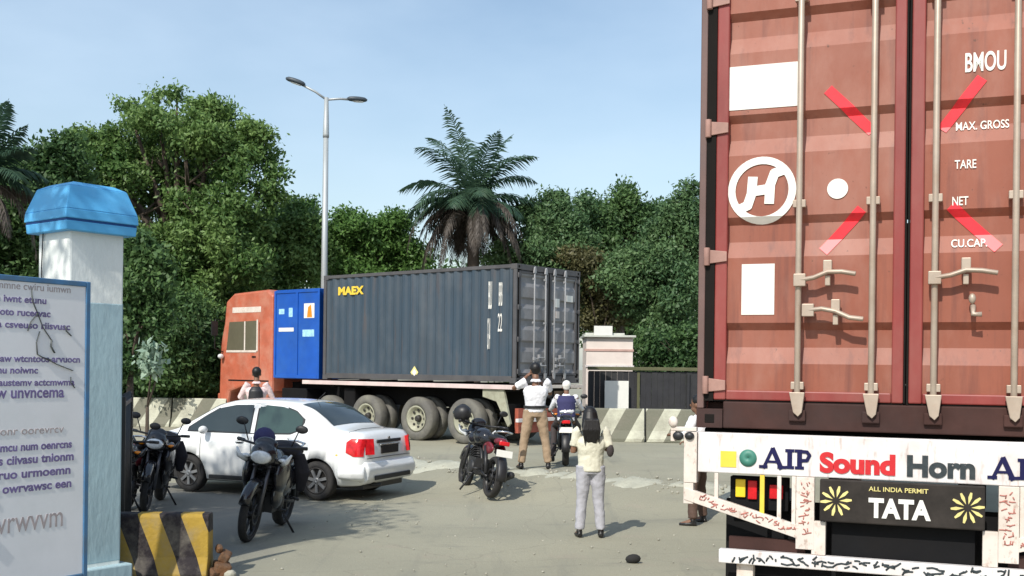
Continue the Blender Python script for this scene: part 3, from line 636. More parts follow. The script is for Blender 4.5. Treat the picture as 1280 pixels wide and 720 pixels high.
# black strokes over the notice (a tree-like figure)
mb = MB()
for a, b, r0 in [((.52, 368), (.46, 398), .010), ((.46, 398), (.55, 420), .010), ((.46, 398), (.32, 432), .009), ((.44, 420), (.46, 448), .010), ((.46, 448), (.33, 455), .012), ((.33, 430), (.3, 446), .016), ((.2, 412), (.14, 424), .012), ((.4, 452), (.12, 468), .010), ((.14, 476), (.10, 490), .010), ((.9, 655), (.8, 672), .012), ((.8, 672), (.86, 682), .01)]:
    mb.tube([(a[0], .004, zz(a[1])), ((a[0]+b[0])/2+.02, .005, (zz(a[1])+zz(b[1]))/2), (b[0], .004, zz(b[1]))], r0, 6, flat=.3)
mb.build('dark_mark', M['mark_black'], t)

# opened iron gate leaf seen almost edge on behind the pillar
ga = math.atan2(1.8, -.56)
t = thing('iron_gate', 'dark iron gate leaf folded back, seen edge on behind the pillar', 'gate', (-3.82, 10.6, -.28), ga)
mb = MB()
for i in range(2): mb.box((.05+1.75*i, 0, .85), (.06, .06, 1.7))
mb.box((.925, 0, .12), (1.68, .045, .05)); mb.box((.925, 0, 1.62), (1.68, .045, .05)); mb.build('gate_frame', M['plastic'], t, bevel=.005)
MB().box((.925, .028, .86), (1.66, .006, 1.42)).build('sheet', M['fence'], t)
for i in range(9): MB().tube([(.2+i*.18, -.005, .1), (.2+i*.18, -.005, 1.72)], .012, 8).build('bar', M['plastic'], t)

# ------------------------------------------------------------------ shipping containers
def container(label, loc, rz, Hc, mats, Lc=6.06, recess=None, name='shipping_container', rods=(-.61, -.19, .15, .57), hinge_n=4, group='shipping containers on trucks', seam=0):
    """origin: bottom centre of the door end, +y forward into the box"""
    side, frame, door, rodm, sill = [M[k] for k in mats]
    t = thing(name, label, 'container', loc, rz, group); W = 2.438; h = W/2
    # corrugated sides
    def corr(n, a0, a1, z0, z1, xo, dep, sgn):
        pts = []; p = (a1-a0)/n
        for i in range(n): s0 = a0+i*p; pts += [(s0, 0), (s0+p*.28, 0), (s0+p*.5, dep), (s0+p*.78, dep)]
        pts.append((a1, 0)); return pts
    n = int(Lc/.275)
    for sg in (-1, 1):
        pts = corr(n, .12, Lc-.12, 0, 0, 0, .036, sg); mb = MB()
        vs = []; fs = []
        for y, dd in pts: x = sg*(h-.012-dd); vs += [(x, y, .16), (x, y, Hc-.09)]
        for i in range(len(pts)-1): fs.append((2*i, 2*i+2, 2*i+3, 2*i+1))
        mb.add(vs, fs); mb.build('side_panel', side, t)
    # roof and front
    pts = corr(n, .1, Lc-.1, 0, 0, 0, .02, 1); mb = MB(); vs = []; fs = []
    for y, dd in pts: vs += [(-h+.03, y, Hc-.03-dd), (h-.03, y, Hc-.03-dd)]
    for i in range(len(pts)-1): fs.append((2*i, 2*i+2, 2*i+3, 2*i+1))
    mb.add(vs, fs); mb.build('roof', side, t)
    pts = corr(9, -h+.1, h-.1, 0, 0, 0, .04, 1); mb = MB(); vs = []; fs = []
    for x, dd in pts: vs += [(x, Lc-.03-dd, .16), (x, Lc-.03-dd, Hc-.09)]
    for i in range(len(pts)-1): fs.append((2*i, 2*i+2, 2*i+3, 2*i+1))
    mb.add(vs, fs); mb.build('front_panel', side, t)
    MB().bb((-h+.05, .1, .12), (h-.05, Lc-.1, .155)).build('floor', sill, t)
    for sx in (-1, 1):
        for y0, y1 in ((0, .10), (Lc-.10, Lc)):
            MB().bb((sx*h, y0, .12), (sx*(h-.075 if y0 else h-.042), y1, Hc-.12)).build('corner_post', M['post_red'] if mats[0] == 'red_paint' else frame, t, bevel=.006)
            for z0, z1 in ((0, .118), (Hc-.118, Hc)):
                c = MB(); c.bb((sx*(h+.002), y0-.004 if not y0 else y0-.07, z0), (sx*(h-.16), y1+.07 if not y0 else y1+.004, z1))
                c.bb((sx*(h-.05), -.007 if not y0 else Lc+.001, z0+.03), (sx*(h-.11), .001 if not y0 else Lc+.007, z0+.085), mi=1)
                c.build('corner_casting', [sill if z0 == 0 else frame, M['black_rubber']], t, bevel=.006)
        mb = MB(); mb.bb((sx*h, .12, 0.03), (sx*(h-.05), Lc-.12, .16)); mb.bb((sx*h, .12, Hc-.088), (sx*(h-.06), Lc-.12, Hc-.01)); mb.build('side_rail', frame, t, bevel=.004)
    # sill and header
    mb = MB(); mb.bb((-h+.162, .0, .0), (h-.162, .1, .165)); 
    for r in rods: mb.bb((r-.05, -.03, .055), (r+.05, -.001, .125))
    mb.build('door_sill', sill, t, bevel=.008)
    mb = MB(); mb.bb((-h+.162, 0, Hc-.13), (h-.162, .1, Hc-.002)); mb.build('door_header', frame, t, bevel=.008)
    z0, z1 = .175, Hc-.14
    if recess is None: recess = [z0+.2+(z1-z0-.4)*k/4 for k in range(5)]
    for sx, (a, b) in ((-1, (-h+.10, -.014)), (1, (.014, h-.10))):
        # door panel profile with horizontal corrugations
        prof = [(.028, z0)]
        for rz_ in recess: prof += [(.028, rz_-.15), (.066, rz_-.05), (.066, rz_+.055), (.028, rz_+.10)]
        prof.append((.028, z1)); i0, i1 = a+.06, b-.055
        mb = MB(); vs = []; fs = []
        for y, z in prof: vs += [(i0, y, z), (i1, y, z)]
        for i in range(len(prof)-1): fs.append((2*i, 2*i+1, 2*i+3, 2*i+2))
        mb.add(vs, fs); mb.bb((a+.01, .075, z0), (b-.01, .085, z1))
        dr = mb.build('door', door, t)
        fr_ = MB(); fr_.bb((a, .008, z0), (a+.075, .075, z1)); fr_.bb((b-.065, .008, z0), (b, .075, z1)); fr_.bb((a+.076, .010, z0), (b-.066, .075, z0+.06)); fr_.bb((a+.076, .010, z1-.06), (b-.066, .075, z1))
        fr_.build('door_frame', frame, dr, bevel=.008)
        gk = MB(); gk.bb((a-.012 if sx > 0 else a-.056, .004, z0-.008), (a-.001, .06, z1)); gk.bb((a, .02, z0-.009), (b, .06, z0-.001)); gk.bb((b+.0005, .012, z0), (b+.0105 if sx < 0 else b+.056, .05, z1)); gk.build('gasket', M['black_rubber'], dr)
        # hinges
        ex = sx*(h-.035)
        for k in range(hinge_n):
            zc = z0+.09+(z1-z0-.2)*k/(hinge_n-1)
            hg = MB(); hg.tube([(ex-sx*.018, -.012, zc-.055), (ex-sx*.018, -.012, zc+.055)], .02, 8); hg.prism([(ex-sx*.01, zc-.045), (ex-sx*.14, zc-.03), (ex-sx*.14, zc+.03), (ex-sx*.01, zc+.045)], -.008, .006)
            hg.build('hinge', frame if mats[0] != 'red_paint' else M['hinge_red'], dr, bevel=.003)
    for k, r in enumerate(rods):
        dr = [o for o in t.children if o.name.startswith('door') and 'sill' not in o.name and 'header' not in o.name][0 if r < 0 else 1]
        rb = MB(); rb.tube([(r, -.035, .10), (r, -.035, Hc-.06)], .0185, 12)
        for zc in [.27, 1.36, Hc-.3]:
            rb.box((r, -.02, zc), (.075, .045, .045)); 
        for zc, sg in ((.13, 1), (Hc-.07, -1)):
            rb.prism([(r-.045, zc+sg*.10), (r+.045, zc+sg*.10), (r+.03, zc-sg*.02), (r+.008, zc-sg*.045), (r-.02, zc-sg*.02)], -.056, -.018)
        rb.build('lock_rod', rodm, dr, bevel=.003)
    for (xa, za, xb, zb_, bend) in HANDLES:
        dr = [o for o in t.children if o.name.startswith('door') and 'sill' not in o.name and 'header' not in o.name][0 if xa < 0 else 1]
        hb = MB(); mxp = (xa+xb)/2
        hb.tube([(xa, -.055, za), ((xa+mxp)/2, -.065, za+bend*.4), (mxp, -.07, (za+zb_)/2+bend), ((xb+mxp)/2, -.07, zb_+bend*.5), (xb, -.07, zb_)], .021, 8, flat=.7)
        hb.box((xa, -.05, za), (.07, .05, .075)); hb.box((mxp, -.045, (za+zb_)/2+bend+.035), (.05, .06, .07)); hb.box((mxp, -.035, (za+zb_)/2+bend-.05), (.03, .05, .06)); hb.build('handle', rodm, dr, bevel=.004)
    return t
M['post_red'] = mat('dull red grey post', (.14, .08, .07), .6, var=.2, dirt=.5, dcol=(.12, .08, .08), dscale=3)
M['hinge_red'] = mat('worn pink hinge paint', (.34, .19, .155), .6, var=.2, vscale=8)
# ---- red container near the camera
HANDLES = [(-.60, .90, -.28, .93, .03), (-.55, .72, -.235, .665, .02), (.15, .90, .48, .92, .03)]
RZ = math.atan2(-.36, .933); RC = (2.29, 6.28, 1.395)
red = container('tall red container with white round emblem and closed doors filling the right side', RC, RZ, 2.896, ('red_paint', 'red_frame', 'red_paint', 'galv', 'red_sill'), 12.19, recess=[.55, 1.20, 1.83, 2.46])
z_ = -1.395
doors = [o for o in red.children if o.name.split('.')[0] == 'door']
DL, DRr = doors
def decal(mb, name, m, par): return mb.build(name, m, par)
yo = .0275
def stuck(name, m, par, u0, u1, za, zb):   # a sheet stuck on the corrugated leaf, bridging the groove
    return MB().bb((u0, .0225, za+z_), (u1, .0255, zb+z_)).build(name, m, par, bevel=0)
stuck('white_sheet', M['white_sheet'], DL, -1.06, -.635, 3.357, 3.625)
stuck('white_placard', M['white_sheet'], DL, -.956, -.758, 2.094, 2.405)
# round emblem
em = MB(); cx, cz = -.84, 2.855+z_
em.lathe([(.16, 0), (.205, 0), (.205, -.004), (.16, -.004)], 40, 'y', (cx, .0235, cz))
yf = .0215
def bar(mb, pts, w, y=yf, dep=.004):
    for i_, ((ax, az), (bx_, bz)) in enumerate(zip(pts[:-1], pts[1:])):
        ln = math.hypot(bx_-ax, bz-az); mb.box(((ax+bx_)/2, y-.00017*(i_+1), (az+bz)/2), (ln+w*.35, dep, w), rot=(0, -math.atan2(bz-az, bx_-ax), 0))
bar(em, [(cx-.055, cz+.075), (cx-.062, cz-.02), (cx-.085, cz-.09), (cx-.14, cz-.115)], .058, yf)
bar(em, [(cx+.045, cz-.075), (cx+.05, cz+.03), (cx+.075, cz+.10), (cx+.13, cz+.118)], .058, yf-.0004)
bar(em, [(cx-.05, cz-.004), (cx+.045, cz+.006)], .06, yf-.0008)
em.build('emblem', M['decal_white'], DL)
d = MB(); d.lathe([(.001, 0), (.06, 0), (.06, -.004), (.001, -.004)], 28, 'y', (-.395, .0235, 2.843+z_)); d.build('round_sticker', M['decal_white'], DL)
for par, a, b in ((DL, (-.45, 3.433), (-.209, 3.187)), (DL, (-.263, 2.709), (-.468, 2.479)), (DRr, (.384, 3.429), (.185, 3.17)), (DRr, (.24, 2.707), (.479, 2.471))):
    s = MB(); bar(s, [(a[0], a[1]+z_), (b[0], b[1]+z_)], .062, .024); s.build('red_tape', M['decal_red'], par)
text('BMOU', 'lettering', M['decal_white'], DRr, .215, .112, (.30, .0235, 3.475+z_), RX, fat=.02)
text('MAX. GROSS', 'lettering', M['decal_white'], DRr, .28, .05, (.255, .0225, 3.15+z_), RX, fat=.01)
text('TARE', 'lettering', M['decal_white'], DRr, .115, .05, (.25, .0225, 2.925+z_), RX, fat=.01)
text('NET', 'lettering', M['decal_white'], DRr, .085, .05, (.24, .0225, 2.715+z_), RX, fat=.01)
text('CU.CAP.', 'lettering', M['decal_white'], DRr, .19, .048, (.237, .0225, 2.475+z_), RX, fat=.01)
lk = MB(); lk.tube([(.355, -.02, .74), (.355, -.05, .69), (.40, -.05, .69)], .015, 8); lk.ell((.35, -.03, .78), (.02, .02, .03)); lk.build('padlock', M['galv'], DRr)

# decals follow the corrugated leaf: every vertex takes the depth of the panel behind it
RP = [(.0, .028)]
for z0_ in (.55, 1.20, 1.83, 2.46): RP += [(z0_-.15, .028), (z0_-.05, .066), (z0_+.055, .066), (z0_+.10, .028)]
RP.append((3, .028))
for dd in (DL, DRr):
    for o in dd.children:
        if o.name.split('.')[0] in ('white_sheet', 'white_placard', 'emblem', 'round_sticker', 'red_tape', 'lettering'):
            me = o.data; me.transform(o.matrix_basis); o.matrix_basis = Matrix.Identity(4)
            bm = bmesh.new(); bm.from_mesh(me)
            if o.name.split('.')[0] != 'lettering':
                for zc in sorted(z for z, y in RP if 0 < z < 2.8):
                    bmesh.ops.bisect_plane(bm, geom=bm.verts[:]+bm.edges[:]+bm.faces[:], plane_co=(0, 0, zc), plane_no=(0, 0, 1))
            for v in bm.verts: v.co.y += float(np.interp(v.co.z, [p[0] for p in RP], [p[1] for p in RP]))-.028+.0012
            for f in bm.faces: f.smooth = False
            bm.to_mesh(me); bm.free()

# ---- truck under the red container
t = thing('container_truck', 'near truck under the red container, white lettered tail frame with black name board', 'truck', (RC[0], RC[1], gz(2.3, 6.3)), RZ, 'container trucks')
o_ = .30                                  # local z = world z + .30
def Z(z): return z+o_
TY = -.10
mb = MB(); mb.bb((-.45, .3, Z(.95)), (-.33, 12, Z(1.385))); mb.bb((.33, .3, Z(.95)), (.45, 12, Z(1.385)))
for y in (.16, 1.6, 3.2, 4.8, 6.4, 8): mb.bb((-1.2, y, Z(1.25)), (1.2, y+.12, Z(1.385)))
mb.bb((-1.2, .0, Z(1.12)), (1.2, .12, Z(1.26)))
mb.build('chassis', M['chassis'], t, bevel=.006)
tp = MB(); tp.bb((-1.19, TY, Z(1.128)), (1.19, TY+.06, Z(1.372))); tp_ = tp.build('tail_panel', M['white_paint'], t, bevel=.006)
q = MB(); q.bb((-1.05, TY-.004, Z(1.165)), (-.955, TY-.001, Z(1.262))); q.build('yellow_square', M['yellow'], tp_)
q = MB(); q.lathe([(.001, 0), (.052, 0), (.052, -.004), (.001, -.004)], 24, 'y', (-.885, TY-.001, Z(1.225))); q.build('green_disc', M['green_dot'], tp_)
tf = TY-.0035
text('Sound', 'lettering', M['letter_red'], tp_, .42, .125, (-.468, tf, Z(1.155)), RX, fat=.05)
text('Horn', 'lettering', M['letter_grey'], tp_, .36, .125, (.014, tf, Z(1.155)), RX, fat=.045)
def slab_aip(x, z, w_, h_):
    mb = MB(); y = tf+.001; a = w_*.42; k = h_*.2
    bar(mb, [(x+.008, z), (x+a*.5, z+h_)], k*.8, y); bar(mb, [(x+a-.008, z), (x+a*.5, z+h_)], k*1.15, y-.0004); bar(mb, [(x+a*.22, z+h_*.33), (x+a*.78, z+h_*.33)], k*.6, y-.0008)
    for c in (x+.006, x+a-.006): mb.box((c, y-.0012, z+.008), (.05, .004, .018))
    c = x+w_*.56; mb.box((c, y, z+h_/2), (k*1.2, .004, h_)); 
    for zc in (z+.009, z+h_-.009): mb.box((c, y-.0004, zc), (k*2.2, .004, .018))
    c = x+w_*.76; mb.box((c, y, z+h_/2), (k*1.2, .004, h_)); mb.box((c, y-.0004, z+.009), (k*2.2, .004, .018)); mb.box((c-.01, y-.0004, z+h_-.009), (k*1.6, .004, .018))
    bar(mb, [(c, z+h_-.011), (c+w_*.15, z+h_-.014), (c+w_*.2, z+h_*.72), (c+w_*.15, z+h_*.46), (c, z+h_*.44)], k*.85, y-.0008)
    mb.build('lettering', M['navy'], tp_)
slab_aip(-.80, Z(1.17), .285, .118); slab_aip(.455, Z(1.165), .285, .118)
M['rose_ink'] = mat('faded rose pattern paint', (.42, .16, .13), .7, var=.4, vscale=25)
# frame below: left and right wings
def pattern(mb, x0, z0, x1, z1, y, n, s, mi=0):
    rr = random.Random(int(x0*100)+int(z1*77))
    for i in range(n):
        u = (i+.5)/n; cx = x0+(x1-x0)*u; cz = z0+(z1-z0)*u
        for k in range(4):
            a = rr.uniform(0, pi); e = rr.uniform(.4, 1)*s; ox = rr.uniform(-.6, .6)*s; oz = rr.uniform(-.35, .35)*s
            mb.tube([(cx+ox-cos(a)*e*.5, y, cz+oz-sin(a)*e*.25), (cx+ox, y-.001, cz+oz+rr.uniform(-.3, .3)*e*.5), (cx+ox+cos(a)*e*.5, y, cz+oz+sin(a)*e*.25)], s*.075, 5, mi=mi)
for sx in (-1, 1):
    f = MB()
    f.bb((sx*1.275, TY-.005, Z(1.06)), (sx*1.195, TY+.055, Z(1.37)))                       # outer post
    f.bb((sx*1.275, TY-.003, Z(.93)), (sx*1.215, TY+.053, Z(1.058)))
    f.prism([(sx*1.27, Z(1.03)), (sx*1.27, Z(.955)), (sx*.50, Z(.735)), (sx*.50, Z(.815))], TY-.008, TY+.03)  # sloping rail
    for x in (.545,): f.bb((sx*(x+.055), TY-.012, Z(.70)), (sx*(x-.05), TY+.028, Z(1.126)))
    for x in (1.075, .70, .615): f.bb((sx*(x+.012), TY+.002, Z(.80 + (x-.5)*.28)), (sx*(x-.012), TY+.02, Z(1.126)))
    w = f.build('side_frame', M['cream'], t, bevel=.003)
    f = MB(); f.bb((sx*(.80+.013), TY+.002, Z(.875)), (sx*(.80-.013), TY+.02, Z(1.126))); f.build('yellow_bar', M['yellow'], w)
    f = MB(); pattern(f, sx*1.2, Z(.975), sx*.6, Z(.803), TY-.0085, 11, .05); pattern(f, sx*.545, Z(.78), sx*.545, Z(1.10), TY-.0125, 7, .05); f.build('floral_pattern', M['rose_ink'], w)
    f = MB(); f.bb((sx*1.01, TY+.12, Z(.90)), (sx*.66, TY+.2, Z(1.10))); lc = f.build('lamp_box', M['chassis'], t, bevel=.005)
    f = MB(); f.bb((sx*.975, TY+.10, Z(.975)), (sx*.915, TY+.119, Z(1.085))); f.build('indicator_lens', M['yellow_lamp'], lc, bevel=.005)
    f = MB(); f.bb((sx*.90, TY+.10, Z(.965)), (sx*.845, TY+.119, Z(1.08))); f.build('brake_lens', M['red_lamp'], lc, bevel=.005)
    f = MB(); f.bb((sx*.77, TY+.10, Z(.975)), (sx*.69, TY+.119, Z(1.06))); f.build('reverse_lens', M['red_lamp'], lc, bevel=.005)
# centre name board
nb = MB(); nb.bb((-.462, TY-.045, Z(.876)), (.425, TY-.015, Z(1.124))); nb_ = nb.build('name_board', M['board_black'], t, bevel=.008)
text('TATA', 'lettering', M['white_sheet'], nb_, .335, .115, (-.19, TY-.0485, Z(.915)), RX, fat=.045)
text('ALL INDIA PERMIT', 'lettering', M['gold'], nb_, .32, .026, (-.19, TY-.048, Z(1.068)), RX, fat=.01)
for cx in (-.37, .335):
    s = MB()
    for k in range(10):
        a = k*pi/5+.1; s.prism([(cx+cos(a)*.02, Z(1.0)+sin(a)*.02), (cx+cos(a+.16)*.06, Z(1.0)+sin(a+.16)*.06), (cx+cos(a+.06)*.088, Z(1.0)+sin(a+.06)*.088), (cx+cos(a-.06)*.088, Z(1.0)+sin(a-.06)*.088), (cx+cos(a-.16)*.06, Z(1.0)+sin(a-.16)*.06)], TY-.049, TY-.0455)
    s.build('flower_emblem', M['gold'], nb_)
mb = MB(); mb.bb((-.40, TY+.05, Z(.66)), (.38, TY+.09, Z(.874))); mb.bb((-1.05, TY+.22, Z(.3)), (1.05, TY+.26, Z(.95))); mb.build('mud_flap', M['chassis'], t, bevel=.004)
for x in (-.47, .455):
    MB().bb((x-.04, TY-.01, Z(.672)), (x+.04, TY+.03, Z(.87))).build('support_post', M['cream'], t, bevel=.004)
mb = MB(); mb.bb((-1.05, TY-.03, Z(.588)), (1.05, TY+.03, Z(.670))); br = mb.build('bumper_rail', M['white_paint'], t, bevel=.006)
f = MB(); pattern(f, -1.0, Z(.63), 1.0, Z(.63), TY-.0305, 22, .075); f.build('floral_pattern', M['letter_grey'], br)
mb = MB(); mb.bb((-1.0, TY+.04, Z(.66)), (-.55, TY+.08, Z(.74))); mb.bb((1.0, TY+.04, Z(.66)), (.55, TY+.08, Z(.74))); mb.build('rust_beam', M['red_sill'], t)
mb = MB(); mb.bb((-.95, TY+.02, Z(.28)), (-.85, TY+.1, Z(.585))); mb.bb((.85, TY+.02, Z(.28)), (.95, TY+.1, Z(.585))); mb.bb((-1.15, TY, Z(.18)), (1.15, TY+.1, Z(.28))); mb.build('underrun_bar', M['cream'], t, bevel=.006)
# marker lamp bracket sticking out at the left corner
mb = MB(); mb.bb((-1.36, TY+.0, Z(1.375)), (-1.20, TY+.05, Z(1.40))); mb.bb((-1.36, TY, Z(1.31)), (-1.33, TY+.05, Z(1.374))); mb.ell((-1.345, TY, Z(1.43)), (.03, .02, .035)); mb.build('marker_bracket', M['cream'], t, bevel=.003)
mb = MB(); mb.ell((-1.31, TY-.01, Z(1.345)), (.035, .02, .028)); mb.ell((-1.24, TY-.012, Z(1.347)), (.03, .02, .025)); mb.build('marker_lamp', M['plastic'], t)
def truck_wheel(mb_par, x, y, r=.52, wdt=.27, tyre=None, dish=-1, zc=None):
    ty = MB(); ty.lathe([(r*.58, -wdt*.45), (r*.74, -wdt*.5), (r*.95, -wdt*.46), (r, -wdt*.34), (r*1.0, 0), (r, wdt*.34), (r*.95, wdt*.46), (r*.74, wdt*.5), (r*.58, wdt*.45)], 32, 'x', (x, y, r if zc is None else zc))
    o = ty.build('wheel', tyre or M['tyre_dusty'], mb_par)
    rm = MB(); s = dish; zz_ = r if zc is None else zc
    rm.lathe([(r*.57, s*wdt*.44), (r*.60, s*wdt*.50), (r*.52, s*wdt*.46), (r*.46, s*wdt*.25), (r*.30, s*wdt*.10), (r*.22, s*wdt*.12), (.001, s*wdt*.12), (.001, -s*wdt*.1), (r*.57, -s*wdt*.3)], 32, 'x', (x, y, zz_))
    rr = rm.build('rim', M['rim_dusty'], o)
    hb = MB(); hb.lathe([(.001, s*wdt*.42), (r*.13, s*wdt*.40), (r*.17, s*wdt*.12), (.001, s*wdt*.115)], 16, 'x', (x, y, zz_))
    for k in range(8):
        a = k*pi/4; yy = y+cos(a)*r*.38; z = zz_+sin(a)*r*.38
        hb.lathe([(.001, s*wdt*.24), (r*.065, s*wdt*.235), (r*.065, s*wdt*.17), (.001, s*wdt*.16)], 8, 'x', (x, yy, z))
    hb.build('hub', M['hub_dark'], o)
for y in (1.6, 2.9):
    for x in (-.95, .95): truck_wheel(t, x, y, dish=-1 if x < 0 else 1)

# ---- slate container and its truck
GZ = math.atan2(.785, .62); GC = (.08+.62*1.219, 23.7+.785*1.219, 1.41)
HANDLES = [(-.61, .55, -.25, .57, .02), (.2, .55, .55, .57, .02), (-.55, .40, -.2, .40, .0), (.2, .4, .5, .4, 0)]
gr = container('slate blue corrugated container with dark grey doors on the far truck', GC, GZ, 2.64, ('grey_steel', 'grey_frame', 'grey_door', 'galv_grey', 'grey_frame'), 6.26)
sp = [o for o in gr.children if o.name.startswith('side_panel')][0]
RS = (R(90), 0, R(-90)); xs_ = -1.2155
text('MAEX', 'lettering', M['yellow'], sp, .92, .21, (xs_, 5.72, 2.12), RS, fat=.05)
text('BBLU', 'lettering', M['decal_white'], sp, .10, .62, (xs_, .80, 1.65), RS); text('BRB', 'lettering', M['decal_white'], sp, .10, .52, (xs_, .50, 1.72), RS); text('22', 'lettering', M['decal_white'], sp, .12, .40, (xs_, .52, 1.15), RS); text('G1I4', 'lettering', M['decal_white'], sp, .08, .7, (xs_, .82, .75), RS)
q = MB(); s_ = .16; q.prism([(3.05, .2+s_), (3.05-s_*.8, .2+.01), (3.05, .2-s_+.02), (3.05+s_*.8, .2+.01)], xs_-.003, xs_, axis='x'); q.build('diamond_sticker', M['gold'], sp)
q = MB(); q.prism([(3.05, .2+.1), (3.05-.075, .2+.01), (3.05, .2-.08), (3.05+.075, .2+.01)], xs_-.0055, xs_-.0035, axis='x'); q.build('diamond_label', M['white_sheet'], sp)
gd = [o for o in gr.children if o.name.split('.')[0] == 'door']
for x0, x1, z0, z1, m in ((.25, .42, 1.75, 1.95, 'white_sheet'), (.7, .95, 1.9, 2.05, 'white_sheet'), (.28, .42, 1.5, 1.66, 'kiosk')): MB().bb((x0, .018, z0), (x1, .024, z1)).build('placard', M[m], gd[1])
for k, zc in enumerate((1.15, 1.5)): pass

t = thing('container_truck', 'far orange cabbed truck with blue front panel carrying the slate container', 'truck', (GC[0], GC[1], 0), GZ, 'container trucks')
mb = MB(); mb.bb((-.5, .2, .80), (-.36, 9, 1.30)); mb.bb((.36, .2, .80), (.5, 9, 1.30))
for y in (.3, 1.8, 3.2, 4.6, 5.9): mb.bb((-1.15, y, 1.22), (1.15, y+.14, 1.398))
mb.bb((-1.2, .1, 1.30), (1.2, 6.3, 1.36)); mb.build('chassis', M['chassis'], t, bevel=.006)
mb = MB(); mb.bb((-1.26, -.1, 1.275), (-1.20, 7.0, 1.375)); sr = mb.build('side_rail', mat('pale pink painted rail', (.66, .52, .50), .6, var=.2, vscale=1.5, dirt=.5, dcol=(.6, .6, .55), dscale=2), t, bevel=.006)
mb = MB(); mb.bb((1.20, -.1, 1.275), (1.26, 7.0, 1.375)); mb.bb((-1.198, -.1, 1.30), (1.198, -.04, 1.375)); mb.build('side_rail', M['cream'], t, bevel=.006)
for y in (1.55, 3.05, 4.75): 
    for x in (-1.0, 1.0): truck_wheel(t, x, y, .52, .30, dish=-1 if x < 0 else 1); truck_wheel(t, x*.64, y, .52, .26, dish=-1 if x < 0 else 1)
for x in (-1.0, 1.0): truck_wheel(t, x, 9.3, .5, .28, dish=-1 if x < 0 else 1); truck_wheel(t, x, 6.15, .5, .28, dish=-1 if x < 0 else 1)
mb = MB()
for y in (1.55, 3.05): mb.tube([(-1, y, .52), (1, y, .52)], .07, 8); mb.bb((-.6, y-.5, .7), (-.5, y+.5, .78))
mb.build('axle', M['chassis'], t)
mb = MB(); mb.bb((-1.1, .0, .55), (1.15, .08, .63)); mb.build('rear_bumper', M['white_paint'], t, bevel=.005)
mb = MB(); mb.bb((-.95, .12, .30), (.95, .22, .85)); mb.build('rear_crossbeam', mat('rusty orange red beam', (.42, .10, .06), .7, dirt=.6, dcol=(.1, .04, .03), dscale=3), t, bevel=.006)
mb = MB(); mb.prism([(.95, 1.27), (.35, 1.27), (.15, .52), (.22, .45), (.55, 1.0), (.95, 1.1)], -1.2, -1.14, axis='x'); mb.build('mud_flap', M['rim_dusty'], t)
mb = MB(); mb.bb((-1.12, .25, .28), (-.7, .29, .95)); mb.bb((.7, .25, .28), (1.12, .29, .95)); mb.build('mud_flap', M['chassis'], t)
mb = MB(); mb.bb((-1.1, 5.2, .55), (-.55, 5.6, 1.2)); mb.bb((-1.1, 7.0, .5), (-.6, 8.0, 1.15)); mb.build('fuel_tank', M['chassis'], t, bevel=.03)
# blue panel body between cab and container
mb = MB(); mb.bb((-1.22, 6.42, 1.40), (1.22, 8.15, 3.74))
bp_ = mb.build('blue_body', M['blue_steel'], t, bevel=.02)
q = MB()
for y in (6.42, 7.26, 8.14): q.bb((-1.245, y-.035, 1.42), (-1.221, y+.035, 3.72))
for z in (1.46, 3.69): q.bb((-1.243, 6.46, z-.04), (-1.2215, 8.1, z+.04))
q.build('stiffener', M['blue_steel'], bp_, bevel=.004)
for y0, y1, z0, z1, m in ((7.78, 8.0, 3.1, 3.24, 'pale_blue'), (7.45, 7.6, 3.02, 3.26, 'pale_blue'), (7.4, 8.0, 2.64, 2.74, 'white_sheet'), (6.6, 7.0, 2.98, 3.36, 'white_sheet'), (6.6, 7.05, 2.5, 2.68, 'pale_blue')):
    if m == 'pale_blue' and m not in M: M[m] = mat('pale blue sticker', (.35, .62, .85), .5, var=.3, vscale=12)
    MB().bb((-1.2255, y0, z0), (-1.2215, y1, z1)).build('sticker', M[m], bp_)
s = MB(); s.prism([(6.68, 3.0), (6.88, 3.0), (6.84, 3.26), (6.73, 3.33)], -1.229, -1.226, axis='x'); s.build('sticker', M['orange_lamp'], bp_)
# cab
cabm = MB(); cabm.prism([(8.270, 1.0), (8.270, 3.62), (8.520, 3.78), (9.950, 3.72), (10.300, 3.50), (10.370, 2.9), (10.530, 2.35), (10.570, 1.0), (10.500, .62), (10.200, .60), (10.100, 1.0), (9.520, 1.16), (9.170, 1.0), (9.070, .75), (8.620, .75)], -1.2, 1.2, axis='x')
cab = cabm.build('cab', M['orange_cab'], t, bevel=.06)
# side window and windscreen
q = MB(); q.prism([(8.940, 2.15), (8.940, 2.95), (10.130, 2.93), (10.250, 2.15)], -1.206, -1.2015, axis='x'); win = q.build('side_window', glassmat('dusty cab glass', (.12, .11, .075), .25), cab)
q = MB(); q.bb((-1.214, 9.420, 2.15), (-1.207, 9.470, 2.94)); q.bb((-1.214, 8.880, 2.12), (-1.207, 8.940, 2.98)); q.bb((-1.214, 8.940, 2.09), (-1.207, 10.250, 2.149)); q.build('window_frame', M['cream'], win)
q = MB(); q.prism([(10.375, 2.92), (10.538, 2.38), (10.552, 2.38), (10.390, 2.92)], -1.05, 1.05, axis='x'); q.build('windscreen', M['glass'], cab)
q = MB(); q.bb((-1.206, 8.770, 3.18), (-1.2015, 10.000, 3.33)); q.build('lettering_band', M['cream'], cab)
q = MB(); q.bb((-1.206, 8.420, 1.3), (-1.2015, 10.150, 1.34)); q.bb((-1.206, 8.820, 1.35), (-1.2015, 8.835, 2.9)); q.bb((-1.22, 8.970, 1.95), (-1.2015, 9.120, 1.99)); q.build('door_trim', M['chassis'], cab)
